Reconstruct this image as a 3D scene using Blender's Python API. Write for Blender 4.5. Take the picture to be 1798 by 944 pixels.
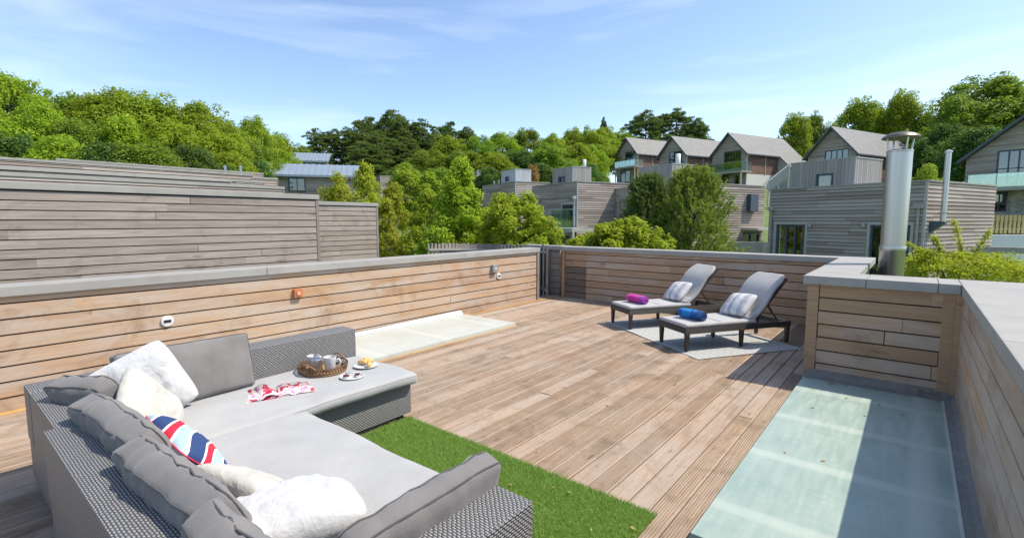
import bpy, bmesh, math, random
import numpy as np
from mathutils import Vector, Matrix, noise
for o in list(bpy.data.objects): bpy.data.objects.remove(o)
R = math.radians
scn = bpy.context.scene
col = scn.collection
# ---------------------------------------------------------------- camera
EYE = 1.7; FPX = 863.0; YAW = R(39.26); PITCH = R(-5.65)
cd = bpy.data.cameras.new('camera'); cam = bpy.data.objects.new('camera', cd); col.objects.link(cam)
cd.sensor_fit = 'HORIZONTAL'; cd.sensor_width = 36.0; cd.lens = 36.0*FPX/1798.0
cd.clip_start = 0.05; cd.clip_end = 3000
cam.location = (0, 0, EYE); cam.rotation_euler = (R(90)+PITCH, 0, YAW)
scn.camera = cam
# ---------------------------------------------------------------- sky and sun
SUN_AZ, SUN_EL = 39.0, 55.0          # azimuth from +X towards +Y
w = bpy.data.worlds.new('World'); scn.world = w; w.use_nodes = True
nt = w.node_tree; nt.nodes.clear()
def N(t, typ, **k):
    n = t.nodes.new(typ)
    for a, b in k.items(): setattr(n, a, b)
    return n
out = N(nt, 'ShaderNodeOutputWorld'); bg = N(nt, 'ShaderNodeBackground'); bg.inputs[1].default_value = 0.15
sky = N(nt, 'ShaderNodeTexSky', sky_type='NISHITA', sun_disc=False)
sky.sun_elevation = R(SUN_EL); sky.sun_rotation = R(90-SUN_AZ); sky.altitude = 0; sky.air_density = .85; sky.dust_density = .6; sky.ozone_density = 1.0
tc = N(nt, 'ShaderNodeTexCoord')
mp = N(nt, 'ShaderNodeMapping'); mp.inputs['Rotation'].default_value = (R(4), R(-7), R(-39)); mp.inputs['Scale'].default_value = (1.1, 1.6, 9.0)
nz = N(nt, 'ShaderNodeTexNoise'); nz.inputs['Scale'].default_value = 1.7; nz.inputs['Detail'].default_value = 9; nz.inputs['Roughness'].default_value = .5; nz.inputs['Distortion'].default_value = .55
rp = N(nt, 'ShaderNodeValToRGB'); rp.color_ramp.elements[0].position = .47; rp.color_ramp.elements[1].position = .80
rp.color_ramp.elements[0].color = (0, 0, 0, 1); rp.color_ramp.elements[1].color = (.27, .27, .27, 1)
mx = N(nt, 'ShaderNodeMix', data_type='RGBA'); mx.inputs['B'].default_value = (6.2, 6.6, 7.0, 1)
for a, b in ((tc.outputs['Generated'], mp.inputs[0]), (mp.outputs[0], nz.inputs['Vector']), (nz.outputs['Fac'], rp.inputs[0]), (rp.outputs[0], mx.inputs['Factor']), (sky.outputs[0], mx.inputs['A']), (mx.outputs['Result'], bg.inputs[0]), (bg.outputs[0], out.inputs[0])):
    nt.links.new(a, b)
sd = bpy.data.lights.new('sun', 'SUN'); sun = bpy.data.objects.new('sun', sd); col.objects.link(sun)
sd.energy = 3.3; sd.angle = R(.53); sd.color = (1.0, .92, .79)
d_ = Vector((math.cos(R(SUN_AZ))*math.cos(R(SUN_EL)), math.sin(R(SUN_AZ))*math.cos(R(SUN_EL)), math.sin(R(SUN_EL))))
sun.rotation_euler = d_.to_track_quat('Z', 'Y').to_euler(); sun.location = (20, 20, 40)
vs = scn.view_settings; vs.view_transform = 'Standard'; vs.look = 'None'; vs.exposure = 0.74; vs.gamma = 1; vs.use_curve_mapping = False
# ---------------------------------------------------------------- geometry of the view (photo pixel -> place)
FW = Vector((-math.sin(YAW)*math.cos(PITCH), math.cos(YAW)*math.cos(PITCH), math.sin(PITCH)))
RT = Vector((math.cos(YAW), math.sin(YAW), 0)); UP = RT.cross(FW)
FH = Vector((-math.sin(YAW), math.cos(YAW), 0))
def at(x, y, D):
    return Vector((0, 0, EYE)) + (FW + RT*((x-899)/FPX) - UP*((y-472)/FPX))*D
# ---------------------------------------------------------------- helpers
rng = np.random.default_rng(7); rnd = random.Random(5)
def tag(o, label=None, cat=None, group=None, kind=None):
    if label: o['label'] = label
    if cat: o['category'] = cat
    if group: o['group'] = group
    if kind: o['kind'] = kind
    return o
def empty(name, loc=(0, 0, 0), rz=0.0, label=None, cat=None, group=None):
    o = bpy.data.objects.new(name, None); o.empty_display_size = .1; col.objects.link(o); o.location = loc; o.rotation_euler = (0, 0, rz)
    return tag(o, label, cat, group)
def link(name, me, parent=None, loc=(0, 0, 0), rot=None, mat4=None):
    o = bpy.data.objects.new(name, me); col.objects.link(o)
    if parent is not None: o.parent = parent
    if mat4 is not None: o.matrix_basis = mat4
    else:
        o.location = loc
        if rot: o.rotation_euler = rot
    return o
def boxuv(me):
    uv = me.uv_layers.new(name='UVMap').data
    for p in me.polygons:
        n = p.normal; ax = max(range(3), key=lambda i: abs(n[i]))
        for li in p.loop_indices:
            c = me.vertices[me.loops[li].vertex_index].co
            uv[li].uv = (c.y, c.z) if ax == 0 else ((c.x, c.z) if ax == 1 else (c.x, c.y))
class MB:
    def __init__(s): s.v = []; s.f = []; s.uv = None
    def add(s, vs_, fs): b = len(s.v); s.v += [tuple(q) for q in vs_]; s.f += [tuple(b+i for i in f) for f in fs]; return s
    def box(s, x0, x1, y0, y1, z0, z1, M=None):
        vs_ = [(x, y, z) for x in (x0, x1) for y in (y0, y1) for z in (z0, z1)]
        if M is not None: vs_ = [M @ Vector(q) for q in vs_]
        return s.add(vs_, [(0, 1, 3, 2), (4, 6, 7, 5), (0, 4, 5, 1), (2, 3, 7, 6), (0, 2, 6, 4), (1, 5, 7, 3)])
    def bbox(s, x0, x1, y0, y1, z0, z1, b=.005, M=None):
        bm = bmesh.new(); bmesh.ops.create_cube(bm, size=1)
        for q in bm.verts: q.co = ((x0+x1)/2+q.co.x*(x1-x0), (y0+y1)/2+q.co.y*(y1-y0), (z0+z1)/2+q.co.z*(z1-z0))
        bmesh.ops.bevel(bm, geom=list(bm.edges), offset=b, segments=2, profile=.7, affect='EDGES')
        bm.verts.index_update()
        vs_ = [q.co.copy() for q in bm.verts]
        if M is not None: vs_ = [M @ q for q in vs_]
        s.add(vs_, [[q.index for q in f.verts] for f in bm.faces]); bm.free(); return s
    def prism(s, poly, axis, a, b):          # polygon in the other two axes, extruded on axis
        def P(u, v, t): return (t, u, v) if axis == 0 else ((u, t, v) if axis == 1 else (u, v, t))
        n = len(poly); vs_ = [P(u, v, a) for u, v in poly]+[P(u, v, b) for u, v in poly]
        return s.add(vs_, [tuple(range(n))[::-1], tuple(range(n, 2*n))]+[(i, (i+1) % n, n+(i+1) % n, n+i) for i in range(n)])
    def tube(s, pts, r, n=8, closed=False, cap=True):
        pts = [Vector(p) for p in pts]; m = len(pts); rings = []; ref = None
        rr = r if isinstance(r, (list, tuple)) else [r]*m
        for i, p in enumerate(pts):
            if closed: t = pts[(i+1) % m]-pts[i-1]
            else: t = pts[min(i+1, m-1)]-pts[max(i-1, 0)]
            if t.length < 1e-9: t = Vector((0, 0, 1))
            t.normalize()
            if ref is None: ref = t.orthogonal().normalized()
            else:
                ref = ref-t*ref.dot(t); ref = ref.normalized() if ref.length > 1e-6 else t.orthogonal().normalized()
            q = t.cross(ref)
            rings.append([p+(ref*math.cos(2*math.pi*k/n)+q*math.sin(2*math.pi*k/n))*rr[i] for k in range(n)])
        vs_ = [q for g in rings for q in g]; fs = []
        for i in range(m if closed else m-1):
            j = (i+1) % m
            for k in range(n): fs.append((i*n+k, i*n+(k+1) % n, j*n+(k+1) % n, j*n+k))
        if cap and not closed: fs += [tuple(range(n))[::-1], tuple(range((m-1)*n, m*n))]
        return s.add(vs_, fs)
    def lathe(s, prof, n=24, M=None, c=(0, 0, 0)):
        vs_ = []; fs = []
        for r_, z in prof:
            for k in range(n):
                q = Vector((c[0]+r_*math.cos(2*math.pi*k/n), c[1]+r_*math.sin(2*math.pi*k/n), c[2]+z)); vs_.append(M @ q if M is not None else q)
        for i in range(len(prof)-1):
            for k in range(n): fs.append((i*n+k, i*n+(k+1) % n, (i+1)*n+(k+1) % n, (i+1)*n+k))
        fs.append(tuple(range(n))[::-1]); fs.append(tuple(range((len(prof)-1)*n, len(prof)*n)))
        return s.add(vs_, fs)
    def mesh(s, name, mat, smooth=False):
        me = bpy.data.meshes.new(name); me.from_pydata(s.v, [], s.f); me.update()
        if mat is not None: me.materials.append(mat)
        if smooth: me.polygons.foreach_set('use_smooth', [True]*len(me.polygons))
        boxuv(me); return me
    def build(s, name, mat, parent=None, smooth=False, loc=(0, 0, 0), rot=None, kind=None, auto=None):
        o = link(name, s.mesh(name, mat, smooth or auto is not None), parent, loc, rot)
        if auto is not None: o.data.set_sharp_from_angle(angle=R(auto))
        if kind: o['kind'] = kind
        return o
def copy_tree(o, parent=None):
    c = o.copy(); col.objects.link(c); c.parent = parent
    for ch in list(o.children): copy_tree(ch, c)
    return c
# ---------------------------------------------------------------- materials
def mat(name):
    m = bpy.data.materials.new(name); m.use_nodes = True; t = m.node_tree
    return m, t, t.nodes['Principled BSDF']
def L(t, a, b): t.links.new(a, b)
def ramp(t, src, stops):
    r_ = N(t, 'ShaderNodeValToRGB'); cr = r_.color_ramp
    while len(cr.elements) < len(stops): cr.elements.new(.5)
    for e, (p, c) in zip(cr.elements, stops):
        e.position = p; e.color = (c, c, c, 1) if isinstance(c, (int, float)) else (*c, 1)
    L(t, src, r_.inputs[0]); return r_.outputs[0]
def mixc(t, f, a, b, mode='MIX'):
    m_ = N(t, 'ShaderNodeMix', data_type='RGBA', blend_type=mode)
    for s_, k in ((f, 'Factor'), (a, 'A'), (b, 'B')):
        if isinstance(s_, (int, float)): m_.inputs[k].default_value = s_ if k == 'Factor' else (s_, s_, s_, 1)
        elif isinstance(s_, tuple): m_.inputs[k].default_value = (*s_, 1)
        else: L(t, s_, m_.inputs[k])
    return m_.outputs['Result']
def math_(t, op, a, b=None, c=None):
    m_ = N(t, 'ShaderNodeMath', operation=op)
    for i, s_ in enumerate((a, b, c)):
        if s_ is None: continue
        if isinstance(s_, (int, float)): m_.inputs[i].default_value = s_
        else: L(t, s_, m_.inputs[i])
    return m_.outputs[0]
def noise_(t, vec, scale, detail=4, rough=.55, w4=None, dist=0):
    n = N(t, 'ShaderNodeTexNoise'); n.inputs['Scale'].default_value = scale; n.inputs['Detail'].default_value = detail; n.inputs['Roughness'].default_value = rough; n.inputs['Distortion'].default_value = dist
    if w4 is not None: n.noise_dimensions = '4D'; L(t, w4, n.inputs['W'])
    if vec is not None: L(t, vec, n.inputs['Vector'])
    return n.outputs['Fac']
def mapping(t, src, scale, rot=(0, 0, 0)):
    m_ = N(t, 'ShaderNodeMapping'); m_.inputs['Scale'].default_value = scale; m_.inputs['Rotation'].default_value = rot; L(t, src, m_.inputs[0]); return m_.outputs[0]
def bump(t, b, h, strength=.3, dist=.01):
    n = N(t, 'ShaderNodeBump'); n.inputs['Strength'].default_value = strength; n.inputs['Distance'].default_value = dist; L(t, h, n.inputs['Height']); L(t, n.outputs[0], b.inputs['Normal'])
def coords(t, which='Object'): return N(t, 'ShaderNodeTexCoord').outputs[which]
def plain(name, c, rough=.6, metal=0., var=.12, scale=6., spec=.4, bmp=0.):
    m, t, b = mat(name); b.inputs['Roughness'].default_value = rough; b.inputs['Metallic'].default_value = metal; b.inputs['Specular IOR Level'].default_value = spec
    f = noise_(t, coords(t), scale, 5)
    L(t, mixc(t, f, tuple(q*(1-var) for q in c), tuple(min(1, q*(1+var)) for q in c)), b.inputs['Base Color'])
    if bmp: bump(t, b, noise_(t, coords(t), scale*12, 3), bmp, .004)
    return m
def wood(name, cols, rough=.72, dark=.5, streak=.6, tint_var=.5, grey=None, bmp=.5, stain=.6):
    # a board: grain runs along local x; each board object has its own tone
    m, t, b = mat(name); oi = N(t, 'ShaderNodeObjectInfo').outputs['Random']
    w4 = math_(t, 'MULTIPLY', oi, 60.0); oc = coords(t)
    big = noise_(t, mapping(t, oc, (.9, 7, 7)), 1.0, 5, .6, w4, .6)
    fine = noise_(t, mapping(t, oc, (1.6, 70, 70)), 1.0, 4, .6, w4, .25)
    base = ramp(t, oi, [(0, cols[0]), (.4, cols[1]), (.75, cols[2]), (1, cols[0])])
    c1 = mixc(t, math_(t, 'MULTIPLY', ramp(t, big, [(.35, 0), (.7, 1)]), tint_var), base, cols[3] if len(cols) > 3 else cols[1])
    c2 = mixc(t, math_(t, 'MULTIPLY', ramp(t, fine, [(.3, 1), (.62, 0)]), streak), c1, tuple(q*dark for q in cols[1]))
    if grey:
        g_ = noise_(t, mapping(t, oc, (.7, 3, 3)), 1.6, 6, .65, w4, .4)
        c2 = mixc(t, math_(t, 'MULTIPLY', ramp(t, g_, [(.43, 0), (.62, 1)]), .75), c2, grey)
    vo = N(t, 'ShaderNodeTexVoronoi', voronoi_dimensions='4D'); L(t, mapping(t, oc, (2.1, 9, 9)), vo.inputs['Vector']); L(t, w4, vo.inputs['W']); vo.inputs['Scale'].default_value = .9
    kn = ramp(t, vo.outputs['Distance'], [(.0, 1), (.12, .6), (.22, 0)])
    c3 = mixc(t, math_(t, 'MULTIPLY', kn, .65), c2, tuple(q*.38 for q in cols[2]))
    wp = N(t, 'ShaderNodeNewGeometry').outputs['Position']; sn = noise_(t, wp, 1.7, 7, .68, None, .5); c3 = mixc(t, ramp(t, sn, [(.55, 0), (.70, stain)]), c3, tuple(q*.52 for q in cols[0]))
    sp_ = noise_(t, mapping(t, oc, (22, 45, 45)), 1.0, 4, .6, w4); c3 = mixc(t, ramp(t, sp_, [(.68, 0), (.75, stain)]), c3, tuple(q*.35 for q in cols[0]))
    L(t, c3, b.inputs['Base Color']); b.inputs['Roughness'].default_value = rough; b.inputs['Specular IOR Level'].default_value = .25
    bump(t, b, math_(t, 'ADD', math_(t, 'MULTIPLY', fine, .8), big), bmp, .004)
    return m
def clad_mat(name, cols, pitch=.14, blen=3.2, dark=.5, vert=False):
    # joined cladding: every board keeps its own tone from its row and run (uv in metres)
    m, t, b = mat(name); uv = N(t, 'ShaderNodeUVMap').outputs[0]; sp = N(t, 'ShaderNodeSeparateXYZ'); L(t, uv, sp.inputs[0])
    u, v = (sp.outputs[1], sp.outputs[0]) if vert else (sp.outputs[0], sp.outputs[1])
    row = math_(t, 'FLOOR', math_(t, 'DIVIDE', v, pitch))
    wn = N(t, 'ShaderNodeTexWhiteNoise', noise_dimensions='1D'); L(t, row, wn.inputs['W'])
    run = math_(t, 'FLOOR', math_(t, 'ADD', math_(t, 'DIVIDE', u, blen), math_(t, 'MULTIPLY', wn.outputs[0], 7.3)))
    cb = N(t, 'ShaderNodeCombineXYZ'); L(t, row, cb.inputs[0]); L(t, run, cb.inputs[1])
    w2 = N(t, 'ShaderNodeTexWhiteNoise', noise_dimensions='2D'); L(t, cb.outputs[0], w2.inputs['Vector'])
    base = ramp(t, w2.outputs[0], [(0, cols[0]), (.35, cols[1]), (.7, cols[2]), (1, cols[1])])
    c4 = N(t, 'ShaderNodeCombineXYZ'); L(t, math_(t, 'MULTIPLY', u, 1.3), c4.inputs[0]); L(t, math_(t, 'MULTIPLY', v, 40.0), c4.inputs[1]); L(t, math_(t, 'MULTIPLY', w2.outputs[0], 30.), c4.inputs[2])
    g_ = noise_(t, c4.outputs[0], 1.0, 5, .6)
    c = mixc(t, math_(t, 'MULTIPLY', ramp(t, g_, [(.35, 1), (.65, 0)]), .45), base, tuple(q*dark for q in cols[1]))
    big = noise_(t, coords(t), .35, 3)
    c = mixc(t, math_(t, 'MULTIPLY', ramp(t, big, [(.4, 0), (.7, 1)]), .3), c, tuple(q*.7 for q in cols[2]))
    L(t, c, b.inputs['Base Color']); b.inputs['Roughness'].default_value = .8; b.inputs['Specular IOR Level'].default_value = .2
    return m
def leafm(name, cols, trans=.35, rough=.55, spec=.3):
    m, t, b = mat(name); gi = N(t, 'ShaderNodeNewGeometry').outputs['Random Per Island']; oi = N(t, 'ShaderNodeObjectInfo').outputs['Random']
    f = noise_(t, coords(t), .55, 3)
    c = ramp(t, gi, [(0, cols[0]), (.5, cols[1]), (1, cols[2])])
    c = mixc(t, math_(t, 'MULTIPLY', ramp(t, f, [(.35, 0), (.65, 1)]), .6), c, cols[3] if len(cols) > 3 else cols[2])
    hs = N(t, 'ShaderNodeHueSaturation'); L(t, math_(t, 'ADD', .472, math_(t, 'MULTIPLY', oi, .028)), hs.inputs['Hue']); L(t, math_(t, 'ADD', 1.12, math_(t, 'MULTIPLY', oi, .5)), hs.inputs['Value']); L(t, c, hs.inputs['Color'])
    b.inputs['Roughness'].default_value = rough; b.inputs['Specular IOR Level'].default_value = spec; L(t, hs.outputs[0], b.inputs['Base Color'])
    tr = N(t, 'ShaderNodeBsdfTranslucent'); L(t, mixc(t, .5, hs.outputs[0], (.30, .42, .03)), tr.inputs[0])
    ms = N(t, 'ShaderNodeMixShader'); ms.inputs[0].default_value = trans; L(t, b.outputs[0], ms.inputs[1]); L(t, tr.outputs[0], ms.inputs[2])
    L(t, ms.outputs[0], t.nodes['Material Output'].inputs[0]); return m
def fabric(name, c, c2=None, scale=900., rough=.9, bmp=.15, blot=.1, sheen=.2):
    m, t, b = mat(name); oc = coords(t); f = noise_(t, oc, 5, 4)
    cc = mixc(t, ramp(t, f, [(.35, 0), (.65, 1)]), tuple(q*(1-blot) for q in c), c2 or tuple(min(1, q*(1+blot)) for q in c))
    L(t, cc, b.inputs['Base Color']); b.inputs['Roughness'].default_value = rough; b.inputs['Specular IOR Level'].default_value = .15; b.inputs['Sheen Weight'].default_value = sheen
    wv = noise_(t, oc, scale*.3, 2); wr = noise_(t, oc, 13, 4, .6, None, .8); bump(t, b, math_(t, 'ADD', math_(t, 'MULTIPLY', wv, .25), wr), bmp*1.6, .012); return m
def stripes(name, cols, axis=0, freq=4., wob=0.0, soft=.02):
    m, t, b = mat(name); oc = coords(t); sp = N(t, 'ShaderNodeSeparateXYZ'); L(t, oc, sp.inputs[0])
    x = sp.outputs[axis]
    if wob:
        y = sp.outputs[1-axis]; x = math_(t, 'ADD', x, math_(t, 'MULTIPLY', math_(t, 'SINE', math_(t, 'MULTIPLY', y, 9.0)), wob))
    f = math_(t, 'FRACT', math_(t, 'MULTIPLY', math_(t, 'ADD', x, 5.0), freq)); n = len(cols); st = []
    for i, (p, c) in enumerate(cols):
        if i: st.append((max(0, p-soft*.5), cols[i-1][1]))
        st.append((min(1, p+(soft*.5 if i else 0)), c))
    L(t, ramp(t, f, st), b.inputs['Base Color']); b.inputs['Roughness'].default_value = .85; b.inputs['Specular IOR Level'].default_value = .15
    bump(t, b, noise_(t, oc, 250, 2), .15, .002); return m
def wicker(name, c_hi, c_lo, pu=.023, pv=.0110):
    m, t, b = mat(name); uv = N(t, 'ShaderNodeUVMap').outputs[0]; sp = N(t, 'ShaderNodeSeparateXYZ'); L(t, uv, sp.inputs[0]); u, v = sp.outputs[0], sp.outputs[1]
    wb = noise_(t, coords(t), 14, 2); v = math_(t, 'ADD', v, math_(t, 'MULTIPLY', math_(t, 'SUBTRACT', wb, .5), .008)); u = math_(t, 'ADD', u, math_(t, 'MULTIPLY', math_(t, 'SUBTRACT', noise_(t, coords(t), 23, 2), .5), .016))
    vv = math_(t, 'DIVIDE', v, pv); row = math_(t, 'FLOOR', vv); fv = math_(t, 'FRACT', vv)
    a = math_(t, 'ADD', math_(t, 'DIVIDE', u, pu), math_(t, 'MULTIPLY', row, .5))
    su = math_(t, 'ABSOLUTE', math_(t, 'SINE', math_(t, 'MULTIPLY', a, math.pi)))
    sv = math_(t, 'SINE', math_(t, 'MULTIPLY', fv, math.pi))
    h = math_(t, 'MULTIPLY', math_(t, 'POWER', su, .7), math_(t, 'POWER', sv, .6))
    n = noise_(t, coords(t), 45, 3)
    hc = mixc(t, math_(t, 'MULTIPLY', n, .5), c_hi, tuple(q*.5 for q in c_hi))
    L(t, mixc(t, ramp(t, h, [(.25, 0), (.7, 1)]), c_lo, hc), b.inputs['Base Color']); b.inputs['Roughness'].default_value = .42; b.inputs['Specular IOR Level'].default_value = .5
    bump(t, b, h, 1.0, .006); return m
M = {}
TAN = [(.46, .27, .14), (.55, .36, .22), (.39, .215, .11), (.58, .43, .30)]
M['clad'] = wood('cedar_cladding', TAN, tint_var=.65, streak=.55, grey=(.47, .40, .335))
M['cladm'] = wood('greying_cladding', [(.40, .275, .185), (.46, .345, .255), (.34, .225, .145), (.50, .405, .32)], tint_var=.65, streak=.6, grey=(.44, .375, .315))
M['postd'] = wood('dark_damp_timber', [(.10, .085, .06), (.125, .105, .08), (.08, .07, .05)], streak=.4)
M['cladw'] = wood('weathered_cladding', [(.34, .27, .22), (.44, .37, .315), (.25, .19, .15), (.49, .425, .37)], tint_var=.75, streak=.7, dark=.42)
M['post'] = wood('cedar_post', [(.43, .275, .16), (.47, .31, .19), (.39, .245, .14)], streak=.5)
M['postw'] = wood('weathered_post', [(.27, .235, .21), (.31, .275, .245), (.24, .205, .18)], streak=.4)
def deck_mat():
    m, t, b = mat('deck_timber'); oi = N(t, 'ShaderNodeObjectInfo').outputs['Random']; w4 = math_(t, 'MULTIPLY', oi, 60.0); oc = coords(t); wp = N(t, 'ShaderNodeNewGeometry').outputs['Position']
    big = noise_(t, mapping(t, oc, (1.6, 9, 9)), 1.0, 6, .62, w4, .8); fine = noise_(t, mapping(t, oc, (2.2, 90, 90)), 1.0, 5, .62, w4, .3); spot = noise_(t, mapping(t, oc, (18, 40, 40)), 1.0, 4, .6, w4)
    base = ramp(t, oi, [(0, (.375, .25, .155)), (.3, (.43, .31, .215)), (.6, (.385, .285, .205)), (.85, (.32, .205, .125)), (1, (.45, .345, .255))])
    c = mixc(t, ramp(t, big, [(.30, 0), (.62, .75)]), base, (.46, .355, .27)); c = mixc(t, ramp(t, big, [(.30, .55), (.44, 0)]), c, (.26, .165, .10))
    c = mixc(t, ramp(t, fine, [(.34, .55), (.58, 0)]), c, (.20, .135, .09))
    st = noise_(t, wp, 1.1, 6, .65); c = mixc(t, ramp(t, st, [(.44, 0), (.66, .6)]), c, (.40, .345, .29))
    ds = noise_(t, wp, 2.6, 6, .7, None, .6); c = mixc(t, ramp(t, ds, [(.50, 0), (.68, .6)]), c, (.19, .135, .09))
    c = mixc(t, ramp(t, spot, [(.62, 0), (.70, .8)]), c, (.13, .085, .055))
    vo = N(t, 'ShaderNodeTexVoronoi', voronoi_dimensions='4D'); L(t, mapping(t, oc, (3.1, 11, 11)), vo.inputs['Vector']); L(t, w4, vo.inputs['W']); vo.inputs['Scale'].default_value = 1.0
    c = mixc(t, ramp(t, vo.outputs['Distance'], [(.0, .85), (.10, .6), (.20, 0)]), c, (.14, .085, .05))
    L(t, c, b.inputs['Base Color']); b.inputs['Roughness'].default_value = .8; b.inputs['Specular IOR Level'].default_value = .2
    bump(t, b, math_(t, 'ADD', fine, big), .6, .005); return m
M['deck'] = deck_mat()
M['fresh'] = wood('orange_batten', [(.52, .30, .10), (.54, .33, .13), (.47, .26, .09)], streak=.3, tint_var=.2)
M['cap'] = plain('coping_grey', (.345, .33, .30), .62, 0, .22, 3.5, .3)
M['core'] = plain('dark_core', (.05, .045, .04), .9)
M['slab'] = None
# ================================================================ GROUND
def hgt(x, y):
    D = -math.sin(YAW)*x + math.cos(YAW)*y; s = math.cos(YAW)*x + math.sin(YAW)*y
    xs = [-80, 8, 18, 30, 50, 80, 120, 400, 1200]; zs = [-3.4, -3.2, -.9, .4, 2.6, 6.8, 10.5, 14, 16]
    z = float(np.interp(D, xs, zs))
    return z + .25*noise.noise((x*.06, y*.06, 0))*min(1, max(0, D/20))
def grass_mat():
    m, t, b = mat('meadow'); oc = coords(t)
    f = noise_(t, oc, .25, 5); g_ = noise_(t, oc, 6, 4)
    c = mixc(t, ramp(t, f, [(.35, 0), (.65, 1)]), (.10, .17, .03), (.17, .22, .05)); c = mixc(t, ramp(t, g_, [(.3, 0), (.7, .6)]), c, (.06, .12, .02))
    L(t, c, b.inputs['Base Color']); b.inputs['Roughness'].default_value = .9; bump(t, b, g_, .8, .1); return m
M['meadow'] = grass_mat()
def build_ground():
    ds = [-1200, -300, -80, -30] + list(np.arange(-10, 130, 3.0)) + [140, 170, 220, 300, 450, 800, 1500]
    ss = [-1500, -600, -250] + list(np.arange(-140, 141, 5.0)) + [250, 600, 1500]
    mb = MB(); n = len(ss)
    for D in ds:
        for s in ss:
            x = -math.sin(YAW)*D + math.cos(YAW)*s; y = math.cos(YAW)*D + math.sin(YAW)*s
            mb.v.append((x, y, hgt(x, y)))
    for i in range(len(ds)-1):
        for j in range(n-1): mb.f.append((i*n+j, i*n+j+1, (i+1)*n+j+1, (i+1)*n+j))
    tag(mb.build('ground', M['meadow'], smooth=True), kind='structure')
build_ground()
# ================================================================ TERRACE
def slab_mat(name, ca, cb, cc, bands):
    m, t, b = mat(name); oc = coords(t)
    f = noise_(t, oc, 2.2, 6, .6, None, .5); g_ = noise_(t, mapping(t, oc, (14, 2, 1)), 1.4, 5, .65)
    c = mixc(t, ramp(t, f, [(.35, 0), (.68, 1)]), ca, cb); c = mixc(t, math_(t, 'MULTIPLY', ramp(t, g_, [(.42, 0), (.7, 1)]), .4), c, cc); c = mixc(t, ramp(t, noise_(t, mapping(t, oc, (3, 22, 1)), 1.0, 6, .7, None, 1.0), [(.36, .22), (.54, 0)]), c, tuple(q*.8 for q in ca))
    if bands:
        sp = N(t, 'ShaderNodeSeparateXYZ'); L(t, oc, sp.inputs[0])
        for ax, per, off, wd in bands:
            q = math_(t, 'ABSOLUTE', math_(t, 'SUBTRACT', math_(t, 'FRACT', math_(t, 'DIVIDE', math_(t, 'ADD', sp.outputs[ax], off), per)), .5))
            q = math_(t, 'ADD', q, math_(t, 'MULTIPLY', math_(t, 'SUBTRACT', f, .5), wd*.6))
            c = mixc(t, ramp(t, q, [(0, .55), (wd*.5, .5), (wd, 0)]), c, cc)
    sc = noise_(t, oc, 40, 3); c = mixc(t, ramp(t, sc, [(.68, 0), (.76, .35)]), c, (.22, .2, .16))
    L(t, c, b.inputs['Base Color']); L(t, ramp(t, g_, [(.35, .28), (.7, .6)]), b.inputs['Roughness']); b.inputs['Specular IOR Level'].default_value = .3
    bump(t, b, f, .12, .01); return m
M['slab_green'] = slab_mat('sea_green_fibreglass', (.285, .375, .325), (.345, .43, .375), (.49, .55, .485), [(1, .85, .1, .09), (0, 1.5, .62, .06)])
M['slab_cream'] = slab_mat('cream_fibreglass', (.45, .475, .43), (.50, .515, .465), (.56, .57, .52), [(1, 1.1, .3, .07)])
M['flash'] = plain('blue_grey_flashing', (.21, .205, .185), .9, 0, .45, 9, .1, .3)
M['lead'] = plain('white_blue_upstand', (.55, .62, .70), .45, 0, .18, 7, .5, .4)
MB().box(-7.6, 1.2, -2.5, 9.9, -3.6, -.06).build('terrace_base', M['core'])['kind'] = 'structure'
deck = MB().box(-6.25, -.80, -2.4, 9.30, -.055, -.034).build('deck', M['core']); deck['kind'] = 'structure'
_cache = {}
def deck_mesh(kind, ln):
    key = ('deck', kind, round(ln, 2))
    if key in _cache: return _cache[key]
    wdt = .1305; hw = wdt/2; mb = MB(); pr = [(-hw, -.03), (-hw, -.004), (-hw+.004, 0)]
    if kind:
        ng = 7; m0 = .009; st = (wdt-2*m0)/ng
        for i in range(ng):
            c = -hw+m0+st*(i+.5); pr += [(c-.0056, 0), (c-.0045, -.011), (c+.0045, -.011), (c+.0056, 0)]
    pr += [(hw-.004, 0), (hw, -.004), (hw, -.03)]
    mb.prism(pr, 0, 0, round(ln, 2)); me = mb.mesh('deck_board', M['deck']); _cache[key] = me; return me
def build_deck():
    r_ = random.Random(11); x = -.827
    while x > -6.2:
        y = -2.2-r_.random()*1.5
        while y < 9.17:
            ln = round(r_.choice([2.4, 3.6, 3.6, 4.2, 4.8, 1.6]), 2); y2 = min(y+ln, 9.18)
            if y2-y > .05:
                me = deck_mesh(r_.random() < .58, y2-y-.004)
                o = link('deck_board', me, deck, (x-.0702, y, r_.uniform(-.0015, .0015)), (0, 0, R(90)))
            y = y2
        x -= .1404
build_deck()
link('deck_board', deck_mesh(False, .98), deck, (-2.722, 3.84, .007), (0, 0, R(90)))
def board_mesh(ln, h, mt, th=(.026, .0225)):
    key = ('b', round(ln, 2), round(h, 3), mt)
    if key in _cache: return _cache[key]
    mb = MB(); pr = [(0, 0), (th[0]-.002, 0), (th[0], .003), (th[1], h), (0, h)]
    mb.prism(pr, 0, 0, round(ln, 2)); me = mb.mesh('board', M[mt]); _cache[key] = me; return me
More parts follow.
